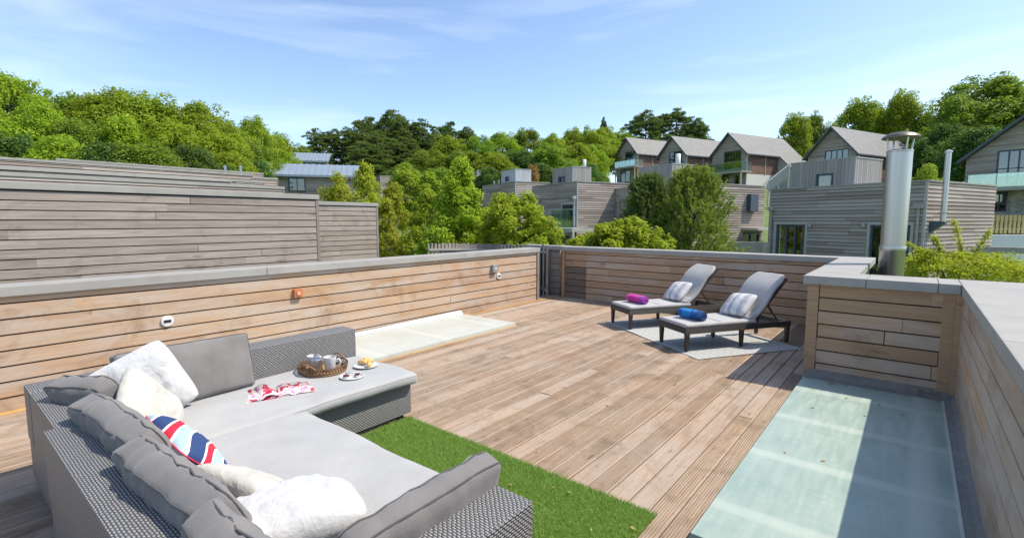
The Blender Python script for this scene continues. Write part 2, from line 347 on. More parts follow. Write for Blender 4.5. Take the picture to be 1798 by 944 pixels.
def boards(parent, org, rz, length, z0, ztop, pitch, mt, seed, lens=(1.4, 1.9, 2.3, 2.8, 3.2), gap=.0135, zcut=None, mix=None):
    r_ = random.Random(seed); z = z0; c, s = math.cos(rz), math.sin(rz)
    while z < ztop-.015:
        h = min(pitch-gap, ztop-z); x = -r_.random()*1.2
        while x < length-.01:
            x2 = x+r_.choice(lens); a, b = max(x, 0), min(x2, length)
            if length-x2 < .25: b = length; x2 = length
            if b-a > .03:
                zz0, hh = z, h
                if zcut:
                    q = zcut(a, b)
                    if q is not None and zz0 < q: hh = h-(q-zz0); zz0 = q
                if hh > .02:
                    m_ = mt if not mix or r_.random() > mix[1] else mix[0]
                    link('board', board_mesh(b-a-.004, hh, m_), parent, (org[0]+c*a, org[1]+s*a, zz0), (0, 0, rz))
            x = x2
        z += pitch
CZ0, CZ1 = 1.03, 1.12
def coping(parent, x0, x1, y0, y1, z0=CZ0, z1=CZ1, b=.008):
    return MB().bbox(x0, x1, y0, y1, z0, z1, b).build('coping', M['cap'], parent)
P_ = .1405
M['clad_dark'] = wood('dark_cladding', [(.17, .125, .10), (.20, .155, .125), (.145, .105, .085), (.24, .19, .155)], streak=.5)
# left parapet
lw = empty('parapet_wall', (-6.3, 3, 0), 0, 'long sunlit cedar clad parapet wall running beside the wicker sofa', 'wall')
def kid(o, par):
    o.parent = par; o.matrix_parent_inverse = par.matrix_world.inverted(); return o
def sub(par): # children are laid out in world space
    return par
lw.location = (0, 0, 0)
MB().box(-6.40, -6.205, -2.4, 8.40, -.05, 1.025).build('wall_core', M['core'], lw)
boards(lw, (-6.203, 8.385, 0), R(-90), 10.7, -.010, CZ0-.004, P_, 'clad', 3)
for a, b in ((-2.4, 2.75), (2.755, 6.2), (6.205, 8.47)): coping(lw, -6.46, -6.145, a, b)
MB().bbox(-6.42, -6.155, 8.388, 8.455, -.02, CZ0-.002, .004).build('post', M['postw'], lw)
# far parapet
fw = empty('parapet_wall', (0, 0, 0), 0, 'shaded cedar clad parapet wall behind the two sun loungers', 'wall')
MB().box(-5.98, -.72, 9.205, 9.50, -.05, 1.025).build('wall_core', M['core'], fw)
boards(fw, (-.885, 9.203, 0), R(180), 4.555, -.010, CZ0-.004, P_, 'clad', 8, mix=('post', .3))
boards(fw, (-5.44, 9.203, 0), R(180), .535, -.010, .695, P_, 'clad_dark', 9)  # darker boards on the lower rows at the wall's left end
boards(fw, (-5.44, 9.203, 0), R(180), .535, -.010+P_*5, CZ0-.004, P_, 'post', 9)
coping(fw, -6.08, -.90, 9.150, 9.54)
MB().bbox(-6.055, -5.985, 9.165, 9.25, -.02, CZ0-.002, .004).build('post', M['post'], fw)
# return of the far parapet beside the stairs
rt = empty('stair_screen', (0, 0, 0), 0, 'weathered board screen in the corner beside the far wall', 'screen')
MB().box(-7.3, -6.12, 9.46, 9.62, -1.5, 1.02).build('wall_core', M['core'], rt)
boards(rt, (-6.12, 9.458, 0), R(180), .42, -.28, 1.02, P_, 'cladw', 5)
MB().bbox(-6.62, -6.545, 9.40, 9.47, -.4, 1.02, .004).build('post', M['postw'], rt)
coping(rt, -7.3, -6.085, 9.37, 9.66, CZ0-.004, CZ1-.004)
MB().tube([(-6.20, 9.33, -.02), (-6.20, 9.33, 1.02)], .02, 10).build('drain_pipe', M['post'], rt, smooth=True)
pg = empty('picket_screen', (0, 0, 0), 0, 'dark vertical timber pickets closing the gap at the end of the long wall', 'fence')
for i in range(6):
    y = 8.47+i*.165
    MB().bbox(-6.93, -6.90, y, y+.158, -1.0, 1.03, .004).build('picket', M['postd'], pg)
MB().box(-6.96, -6.932, 8.46, 9.42, .75, .85).build('rail', M['postw'], pg)
MB().box(-6.96, -6.932, 8.46, 9.42, .1, .2).build('rail', M['postw'], pg)
gr = empty('drain_grate', (0, 0, 0), 0, 'small pale slotted grate at the end of the long wall', 'grate')
for i in range(9): MB().bbox(-6.44, -6.24, 8.49+i*.075, 8.52+i*.075, -.03, .005, .003).build('bar', M['cap'], gr)
MB().box(-6.46, -6.22, 8.47, 9.16, -.06, -.032).build('tray', M['core'], gr)
MB().box(-6.9, -6.26, 8.46, 9.45, -.3, -.062).build('stair_landing', M['core'])['kind'] = 'structure'
# jog + right parapet: front face, left face, right face
jw = empty('parapet_wall', (0, 0, 0), 0, 'short shaded cedar clad parapet across the end of the sea green slab', 'wall')
MB().box(-.815, .62, 6.055, 6.48, -.05, 1.025).build('wall_core', M['core'], jw)
MB().box(-.815, -.50, 6.48, 9.20, -.05, 1.025).build('wall_core', M['core'], jw)
boards(jw, (.375, 6.052, 0), R(180), 1.115, .055, CZ0-.004, P_, 'clad', 21, lens=(.55, .75, 1.3, 1.3), mix=('post', .6))
boards(jw, (-.818, 6.06, 0), R(90), 3.13, -.010, CZ0-.004, P_, 'clad', 23)
MB().bbox(-.846, -.742, 6.016, 6.054, -.02, CZ0-.002, .004).build('post', M['post'], jw)
MB().bbox(.245, .335, 6.010, 6.050, .05, CZ0-.002, .004).build('post', M['post'], jw)
for a in ((-.885, -.345, 5.975, 6.52), (-.341, .20, 5.975, 6.52), (.204, .358, 5.975, 6.52)): coping(jw, *a)
coping(jw, -.885, -.445, 6.524, 9.145); coping(jw, -.895, -.445, 9.149, 9.54)
MB().tube([(-.40, 6.62, .85), (-.40, 6.62, 1.06), (-.36, 6.66, 1.10)], .012, 6).build('bracket', M['cap'], jw)
rw = empty('parapet_wall', (0, 0, 0), 0, 'cedar clad parapet wall along the right side of the sea green slab', 'wall')
MB().box(.405, .66, -2.4, 6.05, -.05, 1.025).build('wall_core', M['core'], rw)
boards(rw, (.402, -2.4, 0), R(90), 8.40, .03, CZ0-.004, P_, 'cladm', 31, mix=('clad', .15))
MB().bbox(.335, .40, 5.975, 6.03, .05, CZ0-.002, .004).build('post', M['post'], rw)
for a, b in ((-2.4, 3.32), (3.325, 6.52)): coping(rw, .362, .92, a, b)
# sea green slab
sg = empty('fibreglass_slab', (0, 0, 0), 0, 'sea green fibreglass slab half in shadow beside the right wall', 'slab')
MB().bbox(-.825, .37, 2.50, 5.93, -.03, .055, .012).build('sheet', M['slab_green'], sg, auto=40)
mb = MB(); mb.prism([(.305, .0565), (.398, .0565), (.398, .12), (.384, .105), (.35, .066)], 1, 2.5, 6.0); mb.build('edge_fillet', M['flash'], sg)
mb = MB(); mb.prism([(5.86, .0570), (6.045, .0570), (6.045, .13), (6.0, .10), (5.93, .066)], 0, -.815, .395); mb.build('end_fillet', M['flash'], sg)
MB().box(.285, .302, 2.5, 5.86, .0558, .0595).build('bead', M['slab_cream'], sg)
# the wavy blue sealing along the wall
mb = MB(); r_ = random.Random(2); top = []
n = 60
for i in range(n+1):
    y = 2.5+3.45*i/n; z = .15+.02*r_.random(); mb.v += [(.384, y, .105), (.382, y, z-.02)]
for i in range(n): mb.f.append((2*i, 2*i+2, 2*i+3, 2*i+1))
o = mb.build('sealing', plain('blue_sealant', (.22, .29, .40), .6, 0, .2, 20), sg)
o.modifiers.new('s', 'SOLIDIFY').thickness = .003
# cream slab by the left wall
cs = empty('fibreglass_slab', (0, 0, 0), 0, 'cream fibreglass slab at the foot of the long cedar wall', 'slab')
MB().bbox(-6.10, -4.93, 1.9, 6.12, -.03, .05, .012).build('sheet', M['slab_cream'], cs, auto=40)
mb = MB(); r_ = random.Random(4); n = 24
for i in range(n+1):
    y = 1.9+4.2*i/n; mb.v += [(-6.10, y, .051), (-6.158, y, .085+.02*(.5+.5*math.sin(i*.35))+.006*r_.random())]
for i in range(n): mb.f.append((2*i, 2*i+2, 2*i+3, 2*i+1))
o = mb.build('upstand', M['lead'], cs); o.modifiers.new('s', 'SOLIDIFY').thickness = .004
MB().bbox(-4.925, -4.885, 1.9, 6.16, -.02, .006, .003).build('timber_batten', M['fresh'])
tag(bpy.data.objects['timber_batten'], 'thin orange timber batten along the edge of the cream slab', 'batten')
o = MB().bbox(-6.172, -6.12, 6.2, 9.14, -.02, .008, .003).build('timber_batten', M['fresh']); tag(o, 'orange timber batten at the foot of the long wall beyond the cream slab', 'batten')
o = MB().bbox(-6.172, -6.09, -2.2, 1.85, -.02, .008, .003).build('timber_batten', M['fresh']); tag(o, 'orange timber batten at the foot of the wall behind the sofa corner', 'batten')
# wall fittings
M['white'] = plain('white_plastic', (.72, .72, .70), .35, 0, .05)
M['black'] = plain('black_plastic', (.02, .02, .022), .4, 0, .1)
def wall_light(loc, rz, lab):
    e = empty('wall_light', loc, rz, lab, 'light', 'round wall lights on the parapets')
    Mx = Matrix.Rotation(R(-90), 4, 'X')
    MB().lathe([(.058, 0), (.060, .012), (.055, .022), (.0, .026)], 28, Mx).build('rim', M['white'], e, auto=40)
    MB().bbox(-.034, .034, .0255, .030, -.014, .014, .002).build('slot', M['black'], e)
wall_light((-6.180, 1.685, .623), R(-90), 'round white louvred light on the long wall above the sofa corner')
wall_light((-6.180, 7.144, .633), R(-90), 'round white louvred light under the small grey box on the long wall')
wall_light((-3.223, 9.180, .644), R(180), 'round white louvred light on the wall behind the loungers')
M['orange'] = plain('orange_brown_plastic', (.50, .16, .06), .5, 0, .15)
e = empty('socket_box', (-6.185, 3.133, .76), R(-90), 'orange brown square socket box on the long wall above the sofa', 'socket')
MB().bbox(-.055, .055, 0, .055, -.055, .055, .008).build('box', M['orange'], e); MB().bbox(-.03, .03, .056, .064, -.03, .03, .004).build('cover', plain('pale_orange', (.62, .25, .12), .5), e)
MB().bbox(-.010, .010, .0645, .068, -.010, .010, .002).build('button', M['white'], e)
e = empty('socket_box', (-6.185, 6.995, .788), R(-90), 'small grey square box fixed on the long wall near its end', 'socket')
MB().bbox(-.07, .07, 0, .07, -.07, .07, .008).build('box', plain('grey_box', (.27, .28, .27), .5), e); MB().bbox(-.02, .02, .071, .076, -.02, .02, .003).build('cover', M['white'], e)
# steel flue in the notch
fl = empty('steel_flue', (-.215, 8.25, 0), 0, 'tall stainless steel flue pipe with a rain cowl beside the parapet corner', 'flue')
def steel():
    m, t, b = mat('brushed_steel'); b.inputs['Metallic'].default_value = 1; b.inputs['Roughness'].default_value = .28; b.inputs['Anisotropic'].default_value = .4
    f = noise_(t, mapping(t, coords(t), (30, 30, .6)), 1, 4); L(t, mixc(t, f, (.42, .42, .415), (.56, .555, .54)), b.inputs['Base Color'])
    L(t, ramp(t, f, [(.3, .30), (.7, .46)]), b.inputs['Roughness']); return m
M['steel'] = steel()
MB().lathe([(.140, -1.5), (.140, 1.32), (.143, 1.325), (.143, 1.335), (.138, 1.34), (.138, 2.58), (.143, 2.585), (.143, 2.60), (.125, 2.61)], 40).build('pipe', M['steel'], fl, auto=35)
MB().lathe([(.146, 1.30), (.149, 1.315), (.149, 1.345), (.146, 1.36)], 40).build('joint_band', M['steel'], fl, auto=35)
MB().lathe([(.2, 2.755), (.205, 2.765), (.19, 2.79), (.12, 2.825), (.03, 2.84), (0, 2.842)], 40).build('cowl', plain('tarnished_steel', (.17, .145, .125), .38, .8, .3, 12), fl, auto=50)
for k in range(4):
    a = R(30+90*k); MB().tube([(.13*math.cos(a), .13*math.sin(a), 2.56), (.155*math.cos(a), .155*math.sin(a), 2.775)], .011, 6).build('strut', M['steel'], fl)
MB().lathe([(.147, .90), (.150, .905), (.150, .93), (.147, .935)], 40).build('joint_band', M['steel'], fl, auto=35)
MB().tube([(-.15, 0, .92), (-.23, 0, .92)], .015, 8).build('bracket', M['steel'], fl)
# ================================================================ FURNITURE
def axis_pts(h, r, step):
    n = max(2, int(round(2*(h-r)/step))); e = [0, .12*r, .38*r, .7*r]
    return sorted(set([-h+q for q in e]+[h-q for q in e]+[-h+r+(2*(h-r))*i/n for i in range(n+1)]))
def rbox(half, r, step=.06, bulge=(0, 0, 0), amp=0., freq=4., seed=0, warp=None, crease=0.):
    hx, hy, hz = half; rx, ry, rz_ = min(r, hx*.98), min(r, hy*.98), min(r, hz*.98); rr = min(rx, ry, rz_)
    X, Y, Z = axis_pts(hx, rr, step), axis_pts(hy, rr, step), axis_pts(hz, rr, max(step*.6, .02))
    so = Vector((seed*7.1, seed*3.3, seed*1.7))
    def deform(p):
        p = Vector(p); inn = Vector((max(-hx+rr, min(hx-rr, p.x)), max(-hy+rr, min(hy-rr, p.y)), max(-hz+rr, min(hz-rr, p.z))))
        d = p-inn
        if d.length > 1e-7: p = inn+d.normalized()*rr
        u, v, t = p.x/hx, p.y/hy, p.z/hz
        q = Vector((p.x+bulge[0]*u*(1-v*v)*(1-t*t), p.y+bulge[1]*v*(1-u*u)*(1-t*t), p.z+bulge[2]*t*(1-u*u)*(1-v*v)))
        if amp:
            nn = noise.noise_vector(p*freq+so)+noise.noise_vector(p*freq*2.7+so)*.45; q += nn*amp
        if crease:
            k = noise.noise(Vector((p.x*9, p.y*9, p.z*9))+so); q += Vector((0, 0, 1))*(-abs(k)**.6*crease) if t > 0 else Vector((0, 0, 0))
            q += Vector((p.x/hx, p.y/hy, p.z/hz))*crease*noise.noise(Vector((p.x*22, p.y*6, p.z*6))+so)
        return warp(q) if warp else q
    mb = MB(); ids = {}
    def vid(p):
        k = (round(p[0], 5), round(p[1], 5), round(p[2], 5))
        if k not in ids: ids[k] = len(mb.v); mb.v.append(tuple(deform(p)))
        return ids[k]
    def face(A, B, f, flip):
        for i in range(len(A)-1):
            for j in range(len(B)-1):
                q = [vid(f(A[i], B[j])), vid(f(A[i+1], B[j])), vid(f(A[i+1], B[j+1])), vid(f(A[i], B[j+1]))]
                mb.f.append(tuple(q[::-1] if flip else q))
    face(X, Y, lambda a, b: (a, b, hz), False); face(X, Y, lambda a, b: (a, b, -hz), True)
    face(X, Z, lambda a, b: (a, -hy, b), False); face(X, Z, lambda a, b: (a, hy, b), True)
    face(Y, Z, lambda a, b: (hx, a, b), False); face(Y, Z, lambda a, b: (-hx, a, b), True)
    return mb, deform
def rect_loop(hx, hy, r, z, n=10, per=.05):
    pts = []
    for (cx, cy, a0) in ((hx-r, hy-r, 0), (-hx+r, hy-r, 90), (-hx+r, -hy+r, 180), (hx-r, -hy+r, 270)):
        for i in range(n//2): a = R(a0+90*i/(n//2)); pts.append((cx+r*math.cos(a), cy+r*math.sin(a), z))
    res = []
    for i, p in enumerate(pts):
        q = pts[(i+1) % len(pts)]; d = math.dist(p, q); k = max(1, int(d/per))
        for j in range(k): res.append(tuple(p[m]+(q[m]-p[m])*j/k for m in range(3)))
    return res
def frame(right, up, loc):
    rt = Vector(right).normalized(); u = Vector(up); u = (u-rt*u.dot(rt)).normalized(); n = rt.cross(u)
    return Matrix(((rt.x, u.x, n.x, loc[0]), (rt.y, u.y, n.y, loc[1]), (rt.z, u.z, n.z, loc[2]), (0, 0, 0, 1)))
M['wick'] = wicker('grey_wicker', (.32, .315, .31), (.065, .065, .066))
M['seat'] = fabric('pale_grey_canvas', (.385, .383, .372), blot=.05)
M['char'] = fabric('charcoal_canvas', (.185, .174, .166), blot=.12, scale=600)
M['pipe'] = fabric('charcoal_piping', (.085, .08, .078))
M['pipe2'] = fabric('pale_grey_piping', (.30, .30, .30))
M['fluff'] = fabric('white_plush', (.53, .53, .52), scale=160, bmp=.5, blot=.04, sheen=.6)
M['cream'] = fabric('cream_knit', (.50, .475, .42), scale=120, bmp=.6, blot=.08)
M['pile'] = leafm('white_pile', [(.50, .50, .50)]*4, .5, .9, .1)
for n_ in M['pile'].node_tree.nodes:
    if n_.type == 'HUE_SAT': n_.inputs['Saturation'].default_value = 0
    if n_.type == 'MIX' and tuple(round(q, 2) for q in n_.inputs['B'].default_value[:3]) == (.30, .42, .03): n_.inputs['B'].default_value = (.68, .68, .68, 1)
def box_cushion(name, half, mt, pipe, parent=None, mat4=None, loc=(0, 0, 0), amp=.012, crease=.006, seed=1, bulge=None, r=.05, step=.04, warp=None, pr=.0045, both=True):
    mb, df = rbox(half, r, step, bulge or (.01, .01, .02), amp, 3.2, seed, warp, crease)
    o = mb.build(name, M[mt], parent, smooth=True, loc=loc)
    if mat4 is not None: o.matrix_basis = mat4
    for sz in ((1, -1) if both else (1,)):
        lp = [df(p) for p in rect_loop(half[0]*1.001, half[1]*1.001, max(r, .03), sz*(half[2]-r*.55) if half[2] > r else sz*half[2]*.55)]
        MB().tube(lp, pr, 6, closed=True).build('piping', M[pipe], o, smooth=True)
    return o
def pillow(name, w_, h_, t_, mt, M4, label, cat='pillow', group=None, seed=1, amp=.012, pinch=.035, piping=None, n=26, hair=0, hair_mat=None, hl=.012):
    mb = MB(); so = Vector((seed*5.3, seed*2.1, seed)); ids = {}
    for sgn in (1, -1):
        for i in range(n+1):
            for j in range(n+1):
                u, v = -1+2*i/n, -1+2*j/n; edge = i in (0, n) or j in (0, n)
                if edge and (i, j, 0) in ids: continue
                prof = (max(0, 1-abs(u)**2.4)*max(0, 1-abs(v)**2.4))**.5
                x = u*w_/2*(1-pinch*(1-v*v)); y = v*h_/2*(1-pinch*(1-u*u)); z = sgn*prof*t_/2
                cr = 1-.10*(u*u*v*v)**2; x *= cr; y *= cr; q = Vector((x, y, z)); nn = noise.noise_vector(Vector((x*6, y*6, sgn*2))+so); q += nn*amp*(.3+prof)
                q.z += sgn*amp*.8*noise.noise(Vector((x*20, y*20, 3))+so)*prof
                key = (i, j, 0) if edge else (i, j, sgn); ids[key] = len(mb.v); mb.v.append(tuple(q))
    for sgn in (1, -1):
        g = lambda i, j: ids[(i, j, 0)] if (i in (0, n) or j in (0, n)) else ids[(i, j, sgn)]
        for i in range(n):
            for j in range(n):
                f = (g(i, j), g(i+1, j), g(i+1, j+1), g(i, j+1)); mb.f.append(f if sgn > 0 else f[::-1])
    o = mb.build(name, M[mt], None, smooth=True); o.matrix_basis = M4; tag(o, label, cat, group)
    if piping:
        lp = [mb.v[ids[(i, 0, 0)]] for i in range(n)]+[mb.v[ids[(n, j, 0)]] for j in range(n)]+[mb.v[ids[(n-i, n, 0)]] for i in range(n)]+[mb.v[ids[(0, n-j, 0)]] for j in range(n)]
        MB().tube(lp, .004, 6, closed=True).build('piping', M[piping], o, smooth=True)
    if hair:
        me = o.data; V = np.array(mb.v); Nn = np.zeros(len(V)*3); me.vertices.foreach_get('normal', Nn); Nn = Nn.reshape(-1, 3)
        fi = rng.integers(0, len(mb.f), hair); a = rng.random((hair, 2)); F = np.array(mb.f)
        q = V[F]; p = (q[fi, 0]*(1-a[:, :1])+q[fi, 1]*a[:, :1])*(1-a[:, 1:])+(q[fi, 3]*(1-a[:, :1])+q[fi, 2]*a[:, :1])*a[:, 1:]
        nn = Nn[F[fi, 0]]+rng.normal(0, .55, (hair, 3)); nn /= np.linalg.norm(nn, axis=1)[:, None]; tn = np.cross(nn, rng.normal(0, 1, (hair, 3))); tn /= np.linalg.norm(tn, axis=1)[:, None]
        l = hl*(.6+.8*rng.random((hair, 1))); vv = np.stack([p-tn*hl*.16, p+tn*hl*.16, p+nn*l], 1).reshape(-1, 3)
        quick('pile', vv, np.arange(hair*3).reshape(-1, 3), hair_mat or M[mt], o)['kind'] = 'stuff'
    return o, mb
def quick(name, V, F, mt, parent=None, smooth=False):
    me = bpy.data.meshes.new(name or 'crown'); nv, nf, k = len(V), len(F), F.shape[1]
    me.vertices.add(nv); me.vertices.foreach_set('co', np.ascontiguousarray(V, dtype=np.float32).ravel())
    me.loops.add(nf*k); me.loops.foreach_set('vertex_index', np.ascontiguousarray(F, dtype=np.int32).ravel())
    me.polygons.add(nf); me.polygons.foreach_set('loop_start', np.arange(0, nf*k, k, dtype=np.int32)); me.update(calc_edges=True)
    if mt: me.materials.append(mt)
    return link(name, me, parent) if name else me
# ---- sofa sections
sa = empty('sofa_section', (0, 0, 0), 0, 'grey wicker corner sofa section with chaise carrying the tray', 'sofa')
W = M['wick']; b_ = .014
MB().bbox(-4.33, -3.285, .39, 2.64, .045, .310, b_).build('base', W, sa, auto=50)
MB().bbox(-4.335, -4.105, .385, 2.645, .312, .662, b_).build('side_back', W, sa, auto=50)
MB().bbox(-4.104, -3.287, .387, .60, .312, .658, b_).build('rear_back', W, sa, auto=50)
for x, y in ((-4.25, .47), (-3.36, .47), (-4.25, 2.56), (-3.36, 2.56)): MB().bbox(x-.03, x+.03, y-.03, y+.03, .0, .046, .004).build('foot', M['black'], sa)
def sag(q):
    q.z += -.006*math.sin(q.x*8+q.y*3); return q
box_cushion('seat_cushion', (.445, 1.030, .047), 'seat', 'pipe2', sa, loc=(-3.655, 1.635, .360), amp=.007, crease=.0, seed=3, bulge=(.012, .012, .012), r=.035, step=.05, both=False, pr=.0032, warp=sag)
sb = empty('sofa_section', (0, 0, 0), 0, 'grey wicker sofa section with an arm beside the turf mat', 'sofa')
MB().bbox(-3.278, -1.05, .348, 1.585, .045, .310, b_).build('base', W, sb, auto=50)
MB().bbox(-3.28, -1.048, .343, .60, .312, .664, b_).build('rear_back', W, sb, auto=50)
MB().bbox(-1.285, -1.048, .602, 1.41, .312, .652, b_).build('arm', W, sb, auto=50)
for x, y in ((-3.2, .43), (-1.13, .43), (-3.2, 1.5), (-1.13, 1.32)): MB().bbox(x-.03, x+.03, y-.03, y+.03, .0, .046, .004).build('foot', M['black'], sb)
box_cushion('seat_cushion', (.945, .515, .047), 'seat', 'pipe2', sb, loc=(-2.245, 1.125, .361), amp=.007, crease=.0, seed=6, bulge=(.012, .012, .012), r=.035, step=.05, both=False, pr=.0032, warp=sag)
# ---- back cushions (loose)
def lean_y(x, y, z, tilt, yaw=0): # stands along X, leaning back towards -Y; local z = thickness, local y = up
    return frame((-math.cos(R(yaw)), -math.sin(R(yaw)), 0), (math.sin(R(yaw))*0, -math.sin(R(tilt)), math.cos(R(tilt))), (x, y, z))
for i, (x, y, z, hw, hh, ti, yw, lab) in enumerate([
    (-3.70, .615, .600, .20, .185, 22, 24, 'charcoal back cushion crumpled in the corner of the sofa'),
    (-2.94, .615, .598, .42, .19, 24, 5, 'charcoal piped back cushion behind the cream knitted pillow'),
    (-2.12, .610, .598, .41, .19, 26, 3, 'charcoal piped back cushion behind the red white and blue pillow'),
    (-1.47, .600, .598, .27, .19, 26, 1, 'charcoal piped back cushion behind the white plush pillow by the arm')]):
    o = box_cushion('back_cushion', (hw, hh, .072), 'char', 'pipe', None, mat4=lean_y(x, y, z, ti, yw), amp=.018, crease=.012, seed=11+i, bulge=(.01, .02, .03), r=.034, step=.026)
    tag(o, lab, 'cushion', 'charcoal back cushions')
o = box_cushion('back_cushion', (.345, .185, .058), 'char', 'pipe', None, mat4=frame((0, -1, -.03), (.34, 0, 1), (-1.325, 1.10, .575)), amp=.010, crease=.008, seed=21, bulge=(.01, .02, .03), r=.034, step=.026)
tag(o, 'charcoal piped cushion lying along the sofa arm', 'cushion', 'charcoal back cushions')
o = box_cushion('back_cushion', (.42, .205, .055), 'char', 'pipe', None, mat4=frame((0, 1, 0), (-.30, 0, 1), (-4.00, 1.20, .615)), amp=.008, crease=.003, seed=23, bulge=(.0, .01, .045), r=.03, step=.03)
tag(o, 'smooth charcoal cushion propped against the wicker back by the wall', 'cushion', 'charcoal back cushions')
# ---- scatter pillows
pillow('plush_pillow', .50, .50, .17, 'fluff', frame((.15, .80, .40), (-.25, -.40, .87), (-3.90, .905, .592)), 'white plush pillow standing in the corner of the sofa', group='white plush pillows', seed=2, n=40)
pillow('plush_pillow', .54, .50, .22, 'fluff', frame((.36, .92, .0), (-.90, .35, -.22), (-1.80, .84, .570)), 'white plush pillow lying beside the sofa arm', group='white plush pillows', seed=4, amp=.02, n=40)
o, mb = pillow('knitted_pillow', .50, .46, .17, 'cream', frame((-.75, .30, .30), (.05, -.62, .78), (-3.44, .825, .580)), 'cream knitted pillow between white plush and striped pillows', seed=5, amp=.016, n=40)
def stripe_pillow_mat():
    m, t, b = mat('nautical_print'); oc = coords(t); sp = N(t, 'ShaderNodeSeparateXYZ'); L(t, oc, sp.inputs[0])
    dx = math_(t, 'ADD', sp.outputs[0], .28); dy = math_(t, 'ADD', sp.outputs[1], .30)
    r_ = math_(t, 'SQRT', math_(t, 'ADD', math_(t, 'MULTIPLY', dx, dx), math_(t, 'MULTIPLY', dy, dy)))
    f = math_(t, 'FRACT', math_(t, 'MULTIPLY', r_, 5.2))
    N_, Rd, Wt, Bl = (.035, .065, .17), (.55, .03, .06), (.75, .77, .78), (.36, .50, .58)
    st = [(0, N_), (.26, N_), (.27, Wt), (.33, Wt), (.34, Bl), (.56, Bl), (.57, Wt), (.61, Wt), (.62, Rd), (.80, Rd), (.81, Wt), (.86, Wt), (.87, N_)]
    L(t, ramp(t, f, st), b.inputs['Base Color']); b.inputs['Roughness'].default_value = .85; b.inputs['Specular IOR Level'].default_value = .15; bump(t, b, noise_(t, oc, 300, 2), .15, .002); return m
M['naut'] = stripe_pillow_mat()
M['redp'] = fabric('red_piping', (.55, .03, .06))
pillow('striped_pillow', .52, .36, .15, 'naut', frame((-.97, -.02, .10), (.02, -.66, .75), (-2.72, .795, .575)), 'red white and navy curved stripe pillow', seed=7, amp=.010, piping='redp')
o, mb = pillow('tufted_pillow', .46, .42, .15, 'cream', frame((-.95, -.22, .0), (.10, -.72, .69), (-2.12, .86, .535)), 'cream pillow with a band of white tufts beside the white plush pillow', seed=9, amp=.014)
tuft = MB(); r_ = random.Random(8)
for k in range(520):
    u, v = r_.uniform(-.92, .92), r_.uniform(-.97, .10); pf = max(0, (1-abs(u)**2.4)*(1-abs(v)**2.4))**.5
    p = Vector((u*.222, v*.202, pf*.075+.002)); s0 = .0085*r_.uniform(.7, 1.25); tuft.lathe([(s0*.5, -s0*.7), (s0*1.1, -s0*.2), (s0, .2*s0), (s0*.5, s0*.6)], 7, c=tuple(p))
tuft.build('tufts', M['fluff'], o, smooth=True)['kind'] = 'stuff'
# ---- tray and breakfast things on the chaise
ZT = .4105
M['cane'] = plain('brown_cane', (.26, .15, .075), .55, 0, .35, 40)
M['caned'] = plain('dark_cane', (.12, .065, .035), .5, 0, .3, 40)
M['china'] = plain('white_china', (.64, .64, .62), .18, 0, .02, 5, .5)
ty = empty('wicker_tray', (-3.865, 2.165, ZT), R(20), 'round brown wicker tray holding the mugs and pot on the chaise', 'tray')
RT_ = .188
MB().lathe([(0, .0), (RT_, .0), (RT_, .010), (0, .010)], 48).build('floor', plain('tan_cane_floor', (.36, .21, .10), .6, 0, .3, 60, .3, .5), ty)
for zz, rr, r0 in ((.012, RT_, .007), (.064, RT_+.012, .0065), (.025, RT_+.003, .005)): MB().tube([(rr*math.cos(a), rr*math.sin(a), zz) for a in np.linspace(0, 2*math.pi, 49)[:-1]], r0, 6, closed=True).build('hoop', M['cane' if zz < .05 else 'caned'], ty, smooth=True)
mb = MB(); mc = MB()
for k in range(46):
    for s_, m_ in ((1, mb), (-1, mc)):
        a = 2*math.pi*k/46; pts = []
        for q in range(4):
            aa = a+s_*q*.055; zz = .012+.052*q/3; rr = RT_+.012*q/3+.003*s_*math.cos(q*2); pts.append((rr*math.cos(aa), rr*math.sin(aa), zz))
        m_.tube(pts, .0036, 5)
mb.build('weave', M['cane'], ty, smooth=True)['kind'] = 'stuff'; mc.build('weave', M['caned'], ty, smooth=True)['kind'] = 'stuff'
for sg_ in (1, -1):
    MB().tube([((RT_+.010)*math.cos(a), (RT_+.010)*math.sin(a), .064+.045*math.sin((a-R(65))/R(50)*math.pi)) for a in np.linspace(R(65), R(115), 9)] if sg_ > 0 else [((RT_+.010)*math.cos(a), (RT_+.010)*math.sin(a), .064+.04*math.sin((a-R(245))/R(50)*math.pi)) for a in np.linspace(R(245), R(295), 9)], .0065, 7).build('handle', M['cane'], ty, smooth=True)
def mug(x, y, rz, lab):
    e = empty('mug', (x, y, ZT+.011), rz, lab, 'mug', 'white china mugs on the tray'); e.scale = (1.3, 1.3, 1.3)
    MB().lathe([(0, 0), (.028, 0), (.031, .004), (.040, .093), (.0405, .096), (.038, .096), (.0355, .088), (.029, .010), (0, .008)], 28).build('cup', M['china'], e, auto=60)
    MB().tube([(.036, 0, .072), (.056, 0, .076), (.066, 0, .058), (.060, 0, .036), (.034, 0, .024)], .0058, 8).build('handle', M['china'], e, smooth=True)
mug(-3.790, 2.185, R(60), 'white china mug with its handle turned to the bread rolls on the tray'); mug(-3.930, 2.115, R(100), 'white china mug half hidden behind the steel pot on the tray')
e = empty('steel_pot', (-3.815, 2.070, ZT+.011), R(-40), 'small stainless steel coffee pot with knobbed lid on the tray', 'pot'); e.scale = (1.15, 1.15, 1.15)
MB().lathe([(0, 0), (.043, 0), (.046, .006), (.045, .10), (.047, .104), (.0, .104)], 28).build('body', M['steel'], e, auto=50)
MB().lathe([(.047, .105), (.044, .113), (.02, .120), (.008, .122), (.006, .13), (.011, .138), (.009, .146), (0, .149)], 24).build('lid', M['steel'], e, auto=50)
